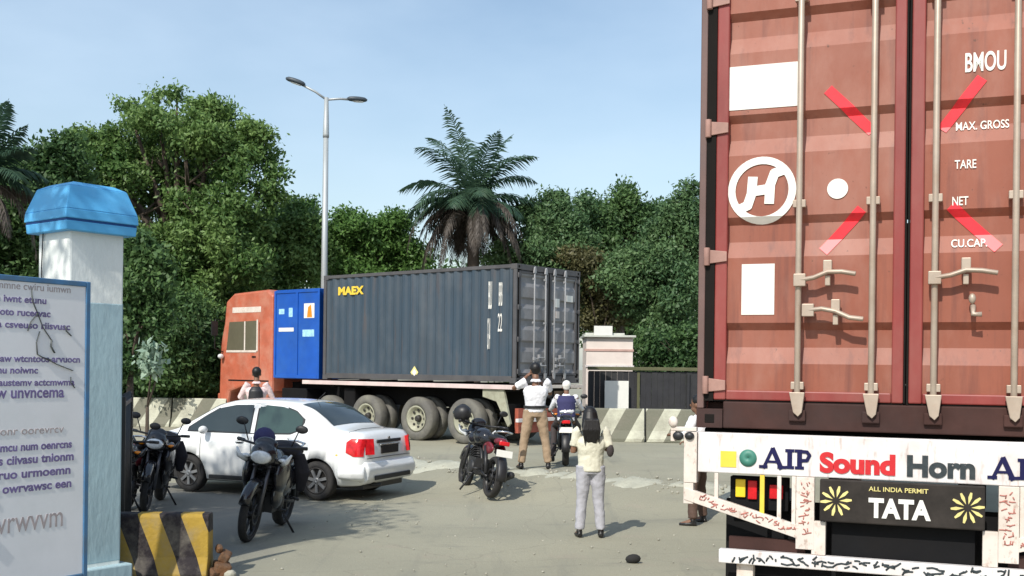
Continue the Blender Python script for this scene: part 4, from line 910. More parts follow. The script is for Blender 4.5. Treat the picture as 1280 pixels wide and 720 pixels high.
q = MB(); q.tube([(-1.2, 10.350, 2.95), (-1.45, 10.430, 3.0), (-1.47, 10.430, 2.2), (-1.2, 10.400, 2.1)], .015, 6); q.box((-1.48, 10.430, 2.75), (.2, .04, .4)); q.build('mirror', M['plastic'], cab, bevel=0)
q = MB(); q.bb((-1.15, 10.450, .55), (1.15, 10.700, .95)); q.build('front_bumper', M['orange_cab'], t, bevel=.03)
q = MB(); q.ell((-1.3, 10.370, 1.98), (.1, .06, .07)); q.build('side_lamp', M['clear_lamp'], cab)

# ------------------------------------------------------------------ white sedan
def sedan():
    org = Vector((-2.93, 16.5, 0)); fw = Vector((-2.22, .95, 0)).normalized(); rz = math.atan2(fw.y, fw.x)
    # local: x forward from rear axle, y to the car's left (towards the camera); origin between the rear wheels
    left = Vector((-fw.y, fw.x, 0))           # car's left; the camera sees it when it points to -Y
    oc = org - left*.74
    t = thing('sedan_car', 'white compact sedan seen from its rear left side, parked behind the motorcycle', 'car', (oc.x, oc.y, gz(-4, 17)), rz)
    # stations: x, z_bottom, w_sill, w_mid, z_belt, w_belt, z_top, w_top
    st = [(-.80, .42, .58, .66, .78, .62, .80, .55), (-.76, .30, .66, .76, .88, .72, .97, .60), (-.66, .24, .72, .81, .92, .77, 1.045, .64), (-.40, .22, .76, .835, .94, .80, 1.065, .66), (-.22, .21, .78, .84, .945, .805, 1.10, .655),
          (.02, .20, .79, .845, .95, .81, 1.26, .63), (.28, .20, .79, .845, .95, .81, 1.405, .61), (.60, .20, .79, .845, .95, .81, 1.475, .60), (1.1, .20, .79, .845, .945, .81, 1.50, .60), (1.6, .20, .79, .845, .94, .81, 1.49, .60), (1.95, .20, .79, .845, .935, .81, 1.43, .595),
          (2.3, .20, .79, .845, .93, .80, 1.26, .61), (2.62, .20, .78, .84, .92, .785, 1.08, .63), (2.80, .20, .77, .83, .905, .765, 1.0, .64), (3.0, .21, .75, .82, .87, .74, .955, .60), (3.15, .22, .70, .78, .81, .68, .90, .54), (3.25, .28, .6, .68, .72, .58, .80, .44), (3.30, .40, .45, .52, .62, .45, .66, .30)]
    key = np.array(st)
    X = np.concatenate([np.linspace(-.80, -.2, 14), np.linspace(-.1, 2.9, 46), np.linspace(2.95, 3.3, 12)])
    def cub(x, col):   # smooth monotone-ish interpolation
        i = int(np.searchsorted(key[:, 0], x)-1); i = max(0, min(i, len(key)-2))
        x0, x1 = key[i, 0], key[i+1, 0]; u = (x-x0)/(x1-x0)
        y0, y1 = key[i, col], key[i+1, col]
        def sl(k):
            if k <= 0 or k >= len(key)-1: return 0 if k <= 0 else (key[k, col]-key[k-1, col])/(key[k, 0]-key[k-1, 0])
            a = (key[k, col]-key[k-1, col])/(key[k, 0]-key[k-1, 0]); b = (key[k+1, col]-key[k, col])/(key[k+1, 0]-key[k, 0])
            return 0 if a*b <= 0 else 2*a*b/(a+b)
        m0, m1 = sl(i)*(x1-x0), sl(i+1)*(x1-x0)
        return (2*u**3-3*u**2+1)*y0+(u**3-2*u**2+u)*m0+(-2*u**3+3*u**2)*y1+(u**3-u**2)*m1
    def sec(x):
        zb, ws, wm, zl, wl, zt_, wt = [cub(x, c) for c in range(1, 8)]
        zm = zb+(zl-zb)*.55
        hgt = zt_-zl
        pts = [(0, zb), (ws*.9, zb), (ws, zb+.03), (wm*.985, zb+(zm-zb)*.45), (wm, zm), (wm*.992, zm+(zl-zm)*.5), (wl+.008, zl-.02), (wl-.012, zl+.012)]
        for k in (.2, .45, .7, .86): pts.append((wl-.012+(wt+.04-wl+.012)*k - .0, zl+.012+(hgt-.012)*k*.98))
        pts += [(wt-.035, zl+hgt*.965), (wt*.8, zl+hgt*.99+.004), (wt*.5, zt_+.010), (wt*.2, zt_+.016), (0, zt_+.018)]
        return pts
    n = len(sec(0)); mb = MB(); vs = []; fs = []
    for x in X:
        s_ = sec(x)
        loop = [(x, p[0], p[1]) for p in s_]+[(x, -p[0], p[1]) for p in s_[-2:0:-1]]
        vs += loop
    m_ = len(loop)
    for i in range(len(X)-1):
        for k in range(m_): fs.append((i*m_+k, i*m_+(k+1) % m_, (i+1)*m_+(k+1) % m_, (i+1)*m_+k))
    fs.append(tuple(range(m_))); fs.append(tuple(reversed(range((len(X)-1)*m_, len(X)*m_))))
    mb.add(vs, fs, 0, True); body = mb.build('body', [M['car_white'], M['plastic']], t)
    cut = MB()
    for x in (0, 2.43):
        for sg in (1, -1): cut.lathe([(.001, sg*.55), (.355, sg*.55), (.355, sg*1.0), (.001, sg*1.0)], 36, 'y', (x, 0, .29))
    cobj = cut.build('cut', M['plastic'], t)
    md = body.modifiers.new('bo', 'BOOLEAN'); md.operation = 'DIFFERENCE'; md.solver = 'EXACT'; md.object = cobj
    bake(body); bpy.data.objects.remove(cobj)
    body.data.materials.clear(); body.data.materials.append(M['car_white']); body.data.materials.append(M['plastic'])
    for p in body.data.polygons:
        c = p.center; nn = p.normal; p.material_index = 0
        for x in (0, 2.43):
            r = math.hypot(c.x-x, c.z-.29)
            if r < .3555 and abs(c.y) < .84 and (r > .348 or abs(abs(c.y)-.55) < .01): p.material_index = 1
    # windows as patches of the same surface, 4 mm proud; k0..k1 = height between belt and roof edge
    def side_pt(x, k, sg, off=.006):
        s_ = sec(x); wl_, zl_ = s_[7]; hgt = s_[12][1]-zl_
        # follow the section polyline between index 7 and 12
        z = zl_+hgt*k; seg = s_[7:13]
        for a, b in zip(seg[:-1], seg[1:]):
            if a[1] <= z <= b[1]+1e-6:
                u = (z-a[1])/(b[1]-a[1]); w_ = a[0]+(b[0]-a[0])*u; return (x, sg*(w_+off), z+off*.3)
        return (x, sg*(seg[-1][0]+off), z)
    def zwin(x, zabs):
        s_ = sec(x); zl_ = s_[7][1]; hgt = s_[12][1]-zl_; return (zabs-zl_)/max(hgt, .01)
    def window(name, poly_lo, poly_hi, x0, x1, m, par, sg, nx=24, nk=6, off=.006, th=0):
        mb = MB(); vs = []; fs = []
        for i in range(nx+1):
            x = x0+(x1-x0)*i/nx
            lo, hi = poly_lo(x), poly_hi(x)
            for k in range(nk+1): vs.append(side_pt(x, min(.93, max(.02, zwin(x, lo+(hi-lo)*k/nk))), sg, off))
        for i in range(nx):
            for k in range(nk): a = i*(nk+1)+k; fs.append((a, a+1, a+nk+2, a+nk+1))
        mb.add(vs, fs, 0, True); return mb.build(name, m, par)
    def lerp(pts):
        return lambda x: float(np.interp(x, [p[0] for p in pts], [p[1] for p in pts]))
    for sg in (1, -1):
        roofl = lerp([(.28, 1.20), (.45, 1.33), (.7, 1.40), (1.1, 1.425), (1.6, 1.41), (1.9, 1.355), (2.2, 1.20), (2.5, 1.02)])
        rear_lo = lerp([(.28, 1.19), (.34, 1.06), (.5, 1.0), (1.2, .985)])
        trim = window('window_trim', lambda x: rear_lo(x)-.02, lambda x: roofl(x)+.02, .27, 2.5, M['plastic'], body, sg, 40, off=.003)
        w1 = window('rear_window', rear_lo, lambda x: roofl(x), .31, 1.14, M['glass_green'], body, sg)
        w2 = window('front_window', lambda x: .985, lambda x: max(.99, roofl(x)), 1.26, 2.45, M['glass'], body, sg)
        pil = window('pillar_trim', lambda x: .98, lambda x: roofl(x)+.005, 1.165, 1.235, M['car_white'], body, sg, 3, off=.009)
        # door seams and handles
        q = MB()
        for x in (.36, 1.2, 2.18):
            pts = [(x+(.0 if x != .36 else .08*(k-2)), sg*(sec(x)[2+k][0]+.0015), sec(x)[2+k][1]) for k in range(5)]
            q.tube(pts, .005, 5)
        q.build('door_seam', M['plastic'], body)
        for x in (.62, 1.42):
            q = MB(); q.tube([(x-.075, sg*.842, .845), (x-.05, sg*.862, .848), (x+.05, sg*.862, .848), (x+.075, sg*.842, .845)], .012, 8); q.build('door_handle', M['car_white'], body)
            q = MB(); q.ell((x, sg*.838, .845), (.07, .008, .028)); q.build('handle_recess', M['plastic'], body)
        # tail lamp wraps the corner
        q = MB(); vs = []; fs = []
        xsq = np.linspace(-.775, -.52, 14)
        for x in xsq:
            s_ = sec(x); hi = .955-.10*max(0, (x+.58)/.11) if x > -.58 else .955; lo = .70+.07*max(0, (x+.62)/.15) if x > -.62 else .69
            for k in range(5):
                z = lo+(hi-lo)*k/4; zz = [p[1] for p in s_[2:9]]; ww = [p[0] for p in s_[2:9]]
                vs.append((x-.004, sg*(float(np.interp(z, zz, ww))+.008), z))
        for i in range(13):
            for k in range(4): a = i*5+k; fs.append((a, a+1, a+6, a+5))
        q.add(vs, fs, 0, True)
        # rear-facing part
        q.box((-.79, sg*.60, .83), (.05, .16, .24), rot=(0, R(8), sg*R(-28))); q.build('tail_lamp', M['red_lamp'], body)
        q = MB(); q.box((3.13, sg*.62, .70), (.25, .14, .15), rot=(0, 0, sg*R(-30))); q.build('headlamp', M['clear_lamp'], body, bevel=.02)
        q = MB(); q.ell((2.05, sg*.93, 1.01), (.06, .09, .065)); q.tube([(2.1, sg*.82, .97), (2.07, sg*.9, .99)], .02, 6); q.build('wing_mirror', M['car_white'], body)
        q = MB(); q.bb((.42, sg*.845, .235), (2.0, sg*.77, .30)); q.build('side_skirt', M['plastic'], body, bevel=.01)
    # rear glass and windscreen follow the top surface
    def topglass(name, x0, x1, wfac, m):
        mb = MB(); vs = []; fs = []; nx = 12; ny = 10
        for i in range(nx+1):
            x = x0+(x1-x0)*i/nx; s_ = sec(x); tw = s_[12][0]*wfac; prof = s_[10:17][::-1]
            for j in range(ny+1):
                y = -tw+2*tw*j/ny; z = float(np.interp(abs(y), [p[0] for p in prof], [p[1] for p in prof])); vs.append((x-(.006 if x1 < 1 else -.006), y, z+.005))
        for i in range(nx):
            for j in range(ny): a = i*(ny+1)+j; fs.append((a, a+1, a+ny+2, a+ny+1))
        mb.add(vs, fs, 0, True); return mb.build(name, m, body)
    topglass('rear_windscreen', -.16, .44, .97, M['glass']); topglass('windscreen', 1.98, 2.70, .98, M['glass'])
    # boot garnish, plate, bumper
    q = MB(); q.box((-.795, 0, .90), (.03, .72, .05)); q.build('boot_garnish', M['plastic'], body, bevel=.008)
    q = MB(); q.box((-.812, 0, .775), (.02, .52, .13)); pl = q.build('number_plate', M['board_black'], body, bevel=.003)
    q = MB(); q.prism([(-.86, .36), (-.88, .50), (-.83, .60), (-.72, .62), (-.60, .60), (-.60, .30), (-.80, .28)], -.72, .72, axis='y'); q.tube([(-.78, .70, .44), (-.62, .80, .44), (-.42, .835, .44)], [.13, .12, .10], 10); q.tube([(-.78, -.70, .44), (-.62, -.80, .44), (-.42, -.835, .44)], [.13, .12, .10], 10)
    q.build('rear_bumper', M['car_white'], body, remesh=.018, smooth_it=4)
    q = MB(); q.tube([(-.50, -.70, 1.045), (-.48, -.3, 1.083), (-.48, .3, 1.083), (-.50, .70, 1.045)], .004, 5); q.build('boot_seam', M['plastic'], body)
    q = MB(); q.tube([(-.80, -.66, .655), (-.812, 0, .66), (-.80, .66, .655)], .005, 5); q.build('bumper_seam', M['plastic'], body)
    q = MB(); q.box((-.795, 0, .945), (.012, .07, .04)); q.build('badge', M['chrome'], body, bevel=.004)
    q = MB(); q.box((-.815, 0, .845), (.012, .60, .022)); q.build('chrome_strip', M['chrome'], body, bevel=.003)
    q = MB(); q.box((-.875, 0, .36), (.02, 1.1, .07)); q.build('bumper_vent', M['plastic'], body, bevel=.008)
    q = MB(); q.bb((-.7, -.6, .18), (3.0, .6, .26)); q.tube([(-.86, .35, .24), (-.3, .35, .25)], .03, 8); q.build('underbody', M['plastic'], body)
    q = MB(); q.ell((-.36, .822, .70), (.055, .012, .035)); q.build('side_reflector', M['yellow_lamp'], body)
    q = MB(); q.tube([(.55, 0, 1.48), (.38, 0, 1.62)], .005, 5); q.build('aerial', M['plastic'], body)
    for x in (0, 2.43):
        for sg in (1, -1):
            r = .298; yy = sg*.735; w_ = .09
            ty = MB(); ty.lathe([(r*.66, -w_*.9), (r*.8, -w_), (r*.96, -w_*.9), (r, -w_*.6), (r, w_*.6), (r*.96, w_*.9), (r*.8, w_), (r*.66, w_*.9)], 32, 'y', (x, yy, r)); wh = ty.build('wheel', M['tyre'], t)
            rm = MB(); rm.lathe([(r*.66, sg*w_*.9), (r*.68, sg*w_*.98), (r*.62, sg*w_*.9), (r*.58, sg*w_*.5), (.001, sg*w_*.5), (.001, -sg*w_*.5), (r*.64, -sg*w_*.8)], 32, 'y', (x, yy, r), mi=1)
            for k in range(7):
                a = k*2*pi/7+.2; rm.box((x+cos(a)*r*.34, yy+sg*w_*.72, r+sin(a)*r*.34), (r*.52, .028, .045), rot=(0, -a, 0))
            rm.lathe([(.001, sg*w_*.95), (r*.16, sg*w_*.9), (r*.2, sg*w_*.55), (.001, sg*w_*.5)], 16, 'y', (x, yy, r)); rm.build('rim', [M['rim'], M['hub_dark']], wh)
sedan()

# ------------------------------------------------------------------ motorcycles
M['dark_cloth2'] = mat('black dusty cloth', (.016, .015, .02), .9, var=.3, bump=.6, bscale=12)
M['maroon'] = mat('dark red bike panel', (.16, .012, .02), .3, coat=.4)
M['fork'] = mat('dark fork steel', (.10, .10, .11), .35, metal=.6)
M['bike_rim'] = mat('black alloy rim', (.03, .03, .032), .4, metal=.3)
def motorbike(label, loc, ang, lean=0, steer=0, white=True, red=False, scale=1.0, rear_white=True, fairing=True, group='parked motorcycles', handguard=True, bulk=False):
    t = thing('motorcycle', label, 'motorcycle', (loc[0], loc[1], gz(*loc)), ang, group); t.rotation_euler = (lean, 0, ang); t.scale = (scale,)*3
    def wheel(x, r=.30, w=.055):
        ty = MB(); ty.lathe([(r*.78, -w*.7), (r*.9, -w), (r*.98, -w*.6), (r, 0), (r*.98, w*.6), (r*.9, w), (r*.78, w*.7)], 30, 'y', (x, 0, r)); o = ty.build('wheel', M['tyre'], t)
        rm = MB(); rm.lathe([(r*.74, -w*.5), (r*.79, -w*.6), (r*.79, w*.6), (r*.74, w*.5)], 30, 'y', (x, 0, r))
        for k in range(6):
            a = k*pi/3; rm.tube([(x, 0, r), (x+cos(a)*r*.76, 0, r+sin(a)*r*.76)], [.02, .014], 6)
        rm.lathe([(.001, .05), (.05, .05), (.05, -.05), (.001, -.05)], 14, 'y', (x, 0, r)); rm.lathe([(.09, .058), (.12, .058), (.12, .052), (.09, .052)], 20, 'y', (x, 0, r)); rm.build('rim', M['bike_rim'], o)
    wheel(.66, .30, .045); wheel(-.64, .30, .062)
    q = MB()
    for s in (1, -1): q.tube([(.66, s*.075, .30), (.42, s*.075, .93)], [.024, .02], 8)
    q.box((.47, 0, .80), (.07, .2, .04), rot=(0, R(-20), 0)); q.build('front_fork', M['fork'], t)
    q = MB()
    for k in range(7): pass
    pts = [(.66+.33*cos(a), 0, .30+.33*sin(a)) for a in np.linspace(R(25), R(150), 9)]
    q.tube(pts, .06, 10, flat=1); q.build('front_fender', M['bike_black'], t)
    q = MB(); q.tube([(.42, 0, .90), (.1, 0, .62), (-.1, 0, .35), (.2, 0, .28), (.45, 0, .62)], .026, 8); q.tube([(.35, 0, .82), (-.2, 0, .70), (-.75, 0, .78)], .024, 8)
    for s in (1, -1): q.tube([(-.15, s*.09, .36), (-.64, s*.10, .30)], .022, 8); q.tube([(-.6, s*.11, .34), (-.42, s*.12, .72)], .03, 8)
    q.build('frame', M['plastic'], t)
    q = MB(); q.box((.12, 0, .40), (.34, .24, .24)); q.tube([(.18, 0, .45), (.28, 0, .66)], .085, 12)
    for k in range(5): q.box((.20+k*.02, 0, .50+k*.035), (.2, .2, .012), rot=(0, R(25), 0))
    q.ell((.05, .13, .38), (.1, .04, .1)); q.ell((.05, -.13, .38), (.1, .04, .1)); q.build('engine', M['engine'], t)
    q = MB(); q.ell((.18, 0, .84), (.28, .15, .14)); q.ell((.30, 0, .80), (.18, .19, .12)); q.build('fuel_tank', M['bike_black'], t, remesh=.015, smooth_it=3)
    q = MB(); q.ell((-.22, 0, .80), (.28, .14, .06)); q.ell((-.52, 0, .86), (.24, .12, .055)); q.build('seat', M['seat'], t, remesh=.014, smooth_it=3)
    q = MB(); q.ell((-.45, .09, .70), (.24, .035, .09)); q.ell((-.45, -.09, .70), (.24, .035, .09)); q.ell((-.70, 0, .82), (.14, .10, .06)); q.build('side_panel', M['maroon'] if red else M['bike_black'], t)
    q = MB(); q.tube([(-.60, .09, .92), (-.82, .10, .96), (-.88, 0, .97), (-.82, -.10, .96), (-.60, -.09, .92)], .014, 8); q.build('grab_rail', M['chrome'], t)
    q = MB(); q.box((-.86, 0, .80), (.05, .15, .06)); q.build('tail_light', M['red_lamp'], t, bevel=.012)
    pts = [(-.64+.36*cos(a), 0, .30+.36*sin(a)) for a in np.linspace(R(95), R(185), 7)]
    q = MB(); q.tube(pts, .075, 8, flat=.35); q.build('rear_fender', M['plastic'], t)
    q = MB(); q.box((-.94, 0, .66), (.012, .24, .10), rot=(0, R(12), 0)); q.build('number_plate', M['white_sheet'] if rear_white else M['plastic'], t, bevel=.003)
    q = MB(); q.tube([(.30, -.1, .42), (.26, -.14, .22), (-.2, -.16, .22), (-.45, -.17, .27), (-.88, -.18, .38)], [.022, .022, .025, .05, .052], 10); q.build('exhaust', M['engine'], t)
    hbar = MB(); hbar.tube([(.24, .36, 1.02), (.34, .28, 1.02), (.39, .1, 1.0), (.39, -.1, 1.0), (.34, -.28, 1.02), (.24, -.36, 1.02)], .014, 8)
    for s in (1, -1): hbar.tube([(.31, s*.29, 1.02), (.22, s*.385, 1.02)], .02, 8)
    hb = hbar.build('handlebar', M['plastic'], t)
    for s in (1, -1):
        q = MB(); q.tube([(.33, s*.24, 1.03), (.36, s*.30, 1.20)], .007, 6); q.ell((.35, s*.33, 1.23), (.02, .07, .045)); q.build('mirror', M['plastic'], hb)
        q = MB(); q.ell((.46, s*.20, .88), (.03, .05, .022)); q.build('indicator', M['orange_lamp'] if not white else M['clear_lamp'], t)
    q = MB(); q.ell((.50, 0, .92), (.12, .15, .14)); q.ell((.46, 0, 1.03), (.06, .13, .08)); q.ell((.42, 0, .86), (.1, .2, .07)); fa = q.build('headlight_cowl', M['bike_black'], t, remesh=.014, smooth_it=3)
    q = MB(); q.rings([(0, 0, 0, .115, .075), (0, 0, .03, .10, .065), (0, 0, .045, .06, .04)], 16); q.build('headlight', M['clear_lamp'], fa, loc=(.595, 0, .90), rot=(R(90), 0, R(90)))
    if bulk:
        q = MB()
        for s in (1, -1):
            q.ell((.28, s*.17, .72), (.24, .075, .20), rot=(0, .4, 0)); q.ell((.02, s*.15, .60), (.24, .07, .16)); q.ell((-.36, s*.15, .62), (.26, .07, .15)); q.ell((.30, s*.15, .48), (.15, .06, .16), rot=(0, .5, 0))
        q.build('side_fairing', M['bike_black'], t, remesh=.014, smooth_it=4)
        q = MB(); q.ell((-.30, 0, .92), (.30, .22, .10)); q.tube([(-.2, .2, .90), (-.22, .27, .70), (-.26, .26, .48)], [.07, .09, .05], 10, flat=.5); q.tube([(-.3, -.2, .90), (-.3, -.27, .74), (-.32, -.26, .58)], [.07, .08, .05], 10, flat=.5)
        q.build('seat_cover', M['dark_cloth2'], t, remesh=.014, smooth_it=3)
    if handguard:
        q = MB(); q.tube([(.40, .18, .82), (.52, .26, .88), (.50, .30, .96)], [.03, .028, .01], 8); q.tube([(.40, -.18, .82), (.52, -.26, .88), (.50, -.30, .96)], [.03, .028, .01], 8); q.build('tank_shroud', M['clear_lamp'] if white else M['bike_black'], t)
    q = MB(); q.tube([(-.05, .12, .3), (-.12, .30, .02)], .014, 6); q.tube([(.0, .2, .28), (.0, -.2, .28)], .014, 8); q.build('side_stand', M['plastic'], t)
    for s in (1, -1): q = MB(); q.tube([(-.38, s*.12, .38), (-.34, s*.24, .37)], .018, 6); q.build('footrest', M['plastic'], t)
    return t
def heading(x0, y0, x1, y1): return math.atan2(y1-y0, x1-x0)
b1 = motorbike('black motorcycle facing the camera in front of the white sedan, white headlight', (-3.0, 13.2), heading(0, 0, -.06, -.99), lean=R(-8), scale=1.10, bulk=True)
b2 = motorbike('small black motorcycle with white rear plate standing by the truck wheels', (-.55, 17.35), heading(-.4, 17.2, -.75, 18.2), lean=R(10), red=True, scale=1.08)
b3 = motorbike('dark motorcycle left of the sedan bonnet, nose towards the camera', (-5.17, 15.6), heading(-5.15, 16.6, -4.98, 15.6), lean=R(-7), white=False, scale=1.05, bulk=True)
b4 = motorbike('dark motorcycle half hidden by the trunk beside the gate pillar', (-5.32, 14.6), heading(-5.6, 16.4, -5.42, 15.3), lean=R(-9), white=False, red=True, scale=1.05)
b5 = motorbike('dark motorcycle carrying the rider in the navy vest behind the far truck', (1.02, 20.1), heading(1.0, 19.5, 1.08, 21), white=False, rear_white=True, scale=1.0)
# helmets
def helmet(label, loc, m, parent=None, rz=0):
    o = thing('helmet', label, 'helmet', loc, rz, None)
    q = MB(); q.rings([(0, .01, -.12, .095, .115), (0, .005, -.07, .122, .145), (0, 0, 0, .132, .155), (0, -.005, .06, .115, .135), (0, -.01, .105, .07, .085), (0, -.01, .122, .02, .025)], 18); q.build('shell', m, o)
    q = MB(); q.ell((0, .09, -.01), (.105, .075, .055)); q.build('visor', M['glass'], o); return o
helmet('dark navy helmet resting on the seat of the motorcycle before the sedan', (-2.97, 13.0, .88), M['navy_cloth'])
helmet('black helmet perched on the handlebar of the small motorcycle by the truck wheels', (-.80, 17.62, 1.02), M['plastic'], rz=1)

# ------------------------------------------------------------------ people
def person(label, loc, rz, J, shirt, trousers, hair='hair', sleeve='short', hairlen=0, tuck=False, scale=1, hat=None, z=None, shoes='shoe', fem=False, loose=1.0):
    """J: joints in metres; figure faces +y"""
    t = thing('person', label, 'person', (loc[0], loc[1], gz(*loc) if z is None else z), rz, 'people standing around the trucks'); t.scale = (scale,)*3
    V = {k: Vector(v) for k, v in J.items()}
    b = MB(); sh = MB(); tr = MB(); so = MB()
    pel, ch, nk, hd = V['pelvis'], V['chest'], V['neck'], V['head']
    def torso(mb, inf, top=True):
        ax = ch-pel; rs = [(-.10, .150, .110), (0, .158, .115), (.25, .145, .10), (.5, .148, .105), (.8, .175, .118), (1.05, .185, .115), (1.22, .150, .09), (1.32, .07, .07)]
        pr = []
        for u, rx, ry in rs:
            c = pel+ax*u; pr.append((c.x, c.y, c.z, rx+inf, ry+inf))
        mb.rings(pr, 18)
    torso(b, 0)
    b.tube([ch+(ch-pel)*.2, nk, hd-Vector((0, 0, .03))], [.06, .055, .052], 10)
    b.ell(hd+Vector((0, 0, .03)), (.075, .092, .105)); b.ell(hd+Vector((0, .02, -.05)), (.055, .07, .06))
    b.ell(hd+Vector((0, .10, -.005)), (.013, .018, .022), 8, 6)
    b.ell(hd+Vector((0, .088, -.055)), (.025, .012, .009), 8, 5)
    for s in (1, -1): b.ell(hd+Vector((s*.078, -.005, 0)), (.012, .022, .032), 8, 6)
    for s, n in ((1, 'R'), (-1, 'L')):
        shd, el, ha = V['sh'+n], V['el'+n], V['ha'+n]
        b.tube([shd, shd.lerp(el, .5), el, el.lerp(ha, .4), ha], [.052, .046, .038, .037, .026], 10)
        # hand
        dr = (ha-el).normalized(); side = dr.cross(Vector((0, 0, 1)) if abs(dr.z) < .8 else Vector((0, 1, 0))).normalized(); up = side.cross(dr)
        pc = ha+dr*.05; b.tube([ha, ha+dr*.035+up*0, ha+dr*.085], [.026, .038, .034], 10, flat=.55)
        for k in range(4):
            o = side*(k-1.5)*.019; ln = (.066, .078, .074, .056)[k]; st_ = ha+dr*.08+o
            b.tube([st_, st_+dr*ln*.45+up*.004, st_+dr*ln*.75-up*.014, st_+dr*ln*.85-up*.034], [.0095, .009, .0085, .007], 6)
        b.tube([ha+dr*.02-side*.028, ha+dr*.05-side*.05, ha+dr*.08-side*.052-up*.014], [.013, .011, .009], 6)
        if sleeve == 'long': e2 = el.lerp(ha, .85); sh.tube([shd+Vector((-s*.03, 0, .015)), shd.lerp(el, .5), el, e2], [.070, .062, .055, .042], 12)
        else: sh.tube([shd+Vector((-s*.03, 0, .015)), shd, shd.lerp(el, .75)], [.075, .072, .060], 12)
        hp, kn, an, to = V['hp'+n], V['kn'+n], V['an'+n], V['to'+n]
        b.tube([hp, hp.lerp(kn, .5), kn, kn.lerp(an, .35), an], [.082, .072, .052, .052, .034], 12)
        tr.tube([hp+Vector((0, 0, .05)), hp.lerp(kn, .45), kn, kn.lerp(an, .4), an.lerp(kn, .06)], [.102*loose, .090*loose, .071*loose, .067*loose, .062*loose], 14)
        b.tube([an, an.lerp(to, .5)+Vector((0, 0, -.01)), to], [.035, .035, .025], 8)
        f = (to-an); f.z = 0; f = f.normalized() if f.length > .01 else Vector((0, 1, 0))
        a0 = Vector((an.x, an.y, an.z-.045))
        so.tube([a0-f*.05, a0+f*.02, a0+f*.10-Vector((0, 0, .008)), a0+f*.18-Vector((0, 0, .012))], [.034, .044, .042, .026], 10, flat=.85)
        so.tube([an+Vector((0, 0, .02)), a0], [.042, .042], 10)
    c = pel; tr.rings([(c.x, c.y, c.z-.10, .155, .115), (c.x, c.y, c.z, .168, .125), (c.x, c.y, c.z+.09, .158, .115)], 18)
    torso(sh, .018)
    c = pel
    if not tuck: sh.rings([(c.x, c.y, c.z-.07, .175, .135), (c.x, c.y, c.z+.15, .168, .125)], 18)
    sh.tube([ch+(ch-pel)*.55, nk+Vector((0, -.01, -.02))], [.10, .066], 12)
    body = b.build('body', M['skin'], t, remesh=.0085, smooth_it=2)
    for s in (1, -1):
        q = MB(); q.ell(hd+Vector((s*.03, .088, .018)), (.012, .007, .007), 8, 6); q.build('eye', M['plastic'], t)
    crease(sh.build('shirt', M[shirt], t, remesh=.012, smooth_it=4), .022, .08)
    crease(tr.build('trousers', M[trousers], t, remesh=.012, smooth_it=4), .022, .09)
    for half in (0, 1):
        pass
    so.build('shoes', M[shoes], t, remesh=.010, smooth_it=3)
    h = MB(); h.ell(hd+Vector((0, -.018, .055)), (.090, .100, .096)); h.ell(hd+Vector((0, -.045, .01)), (.074, .055, .065))
    if hairlen:
        h.rings([(hd.x, hd.y-.12, hd.z-hairlen, .05, .03), (hd.x+.01, hd.y-.125, hd.z-hairlen*.7, .10, .055), (hd.x, hd.y-.11, hd.z-hairlen*.35, .125, .075), (hd.x, hd.y-.06, hd.z-.02, .11, .10), (hd.x, hd.y-.03, hd.z+.08, .09, .09)], 14)
        for k in range(9): xx = (k-4)*.022; h.tube([hd+Vector((xx, -.15, -.02)), hd+Vector((xx*1.2, -.175, -.16)), hd+Vector((xx*1.0+random.uniform(-.02, .02), -.15, -hairlen-random.uniform(-.02, .04)))], [.018, .02, .008], 6)
    if hat is None: h.build('hair', M[hair], t, remesh=.010, smooth_it=3)
    else:
        h.build('helmet' if hat == 'helmet' else 'cap', M['white_sheet'] if hat == 'helmet' else M['plastic'], t, remesh=.010, smooth_it=4)
    return t
def stand(spread=.12, **kw):
    J = dict(pelvis=(0, 0, .95), chest=(0, -.01, 1.25), neck=(0, -.01, 1.48), head=(0, .01, 1.59),
             shR=(.185, 0, 1.40), elR=(.24, -.03, 1.12), haR=(.26, .06, .88), shL=(-.185, 0, 1.40), elL=(-.24, -.03, 1.12), haL=(-.26, .06, .88),
             hpR=(.09, 0, .90), knR=(spread+.0, .02, .50), anR=(spread*1.3, -.01, .09), toR=(spread*1.5, .16, .03),
             hpL=(-.09, 0, .90), knL=(-spread, .02, .50), anL=(-spread*1.3, -.01, .09), toL=(-spread*1.5, .16, .03))
    J.update(kw); return J
# A: youth in the foreground, seen from behind
A = person('person with long black hair, cream shirt and light grey trousers alone on open ground', (.97, 13.1), R(4), stand(.11, elR=(.25, -.05, 1.14), haR=(.16, .17, 1.22), elL=(-.24, .0, 1.14), haL=(-.12, .2, 1.2), head=(-.02, .01, 1.59)), 'shirt_cream', 'grey_cloth', hairlen=.33, scale=.92, loose=1.05)
q = MB(); q.ell((.245, -.07, 1.16), (.05, .05, .085)); q.ell((.20, -.02, 1.27), (.045, .05, .05)); q.build('elbow_band', M['dark_cloth'], A)
# B: tall man in white shirt and khaki trousers, arms raised
B = person('person in white shirt and khaki trousers standing with legs apart behind the slate container', (.41, 18.66), R(8), stand(.17, elR=(.26, .10, 1.22), haR=(.08, .22, 1.45), elL=(-.34, .08, 1.30), haL=(-.10, .24, 1.50), head=(0, .03, 1.58)), 'shirt_white', 'khaki', tuck=True, scale=1.075, loose=1.0)
q = MB(); q.rings([(0, 0, .985, .190, .150), (0, 0, 1.03, .190, .150)], 20); q.build('belt', M['plastic'], B, bevel=.004)
ph = thing('phone', 'small dark phone held up in front of the face of the person in khaki trousers', 'phone', (.38, 18.93, 1.62), R(8)); MB().box((0, 0, 0), (.075, .01, .15)).build('case', M['plastic'], ph, bevel=.004)
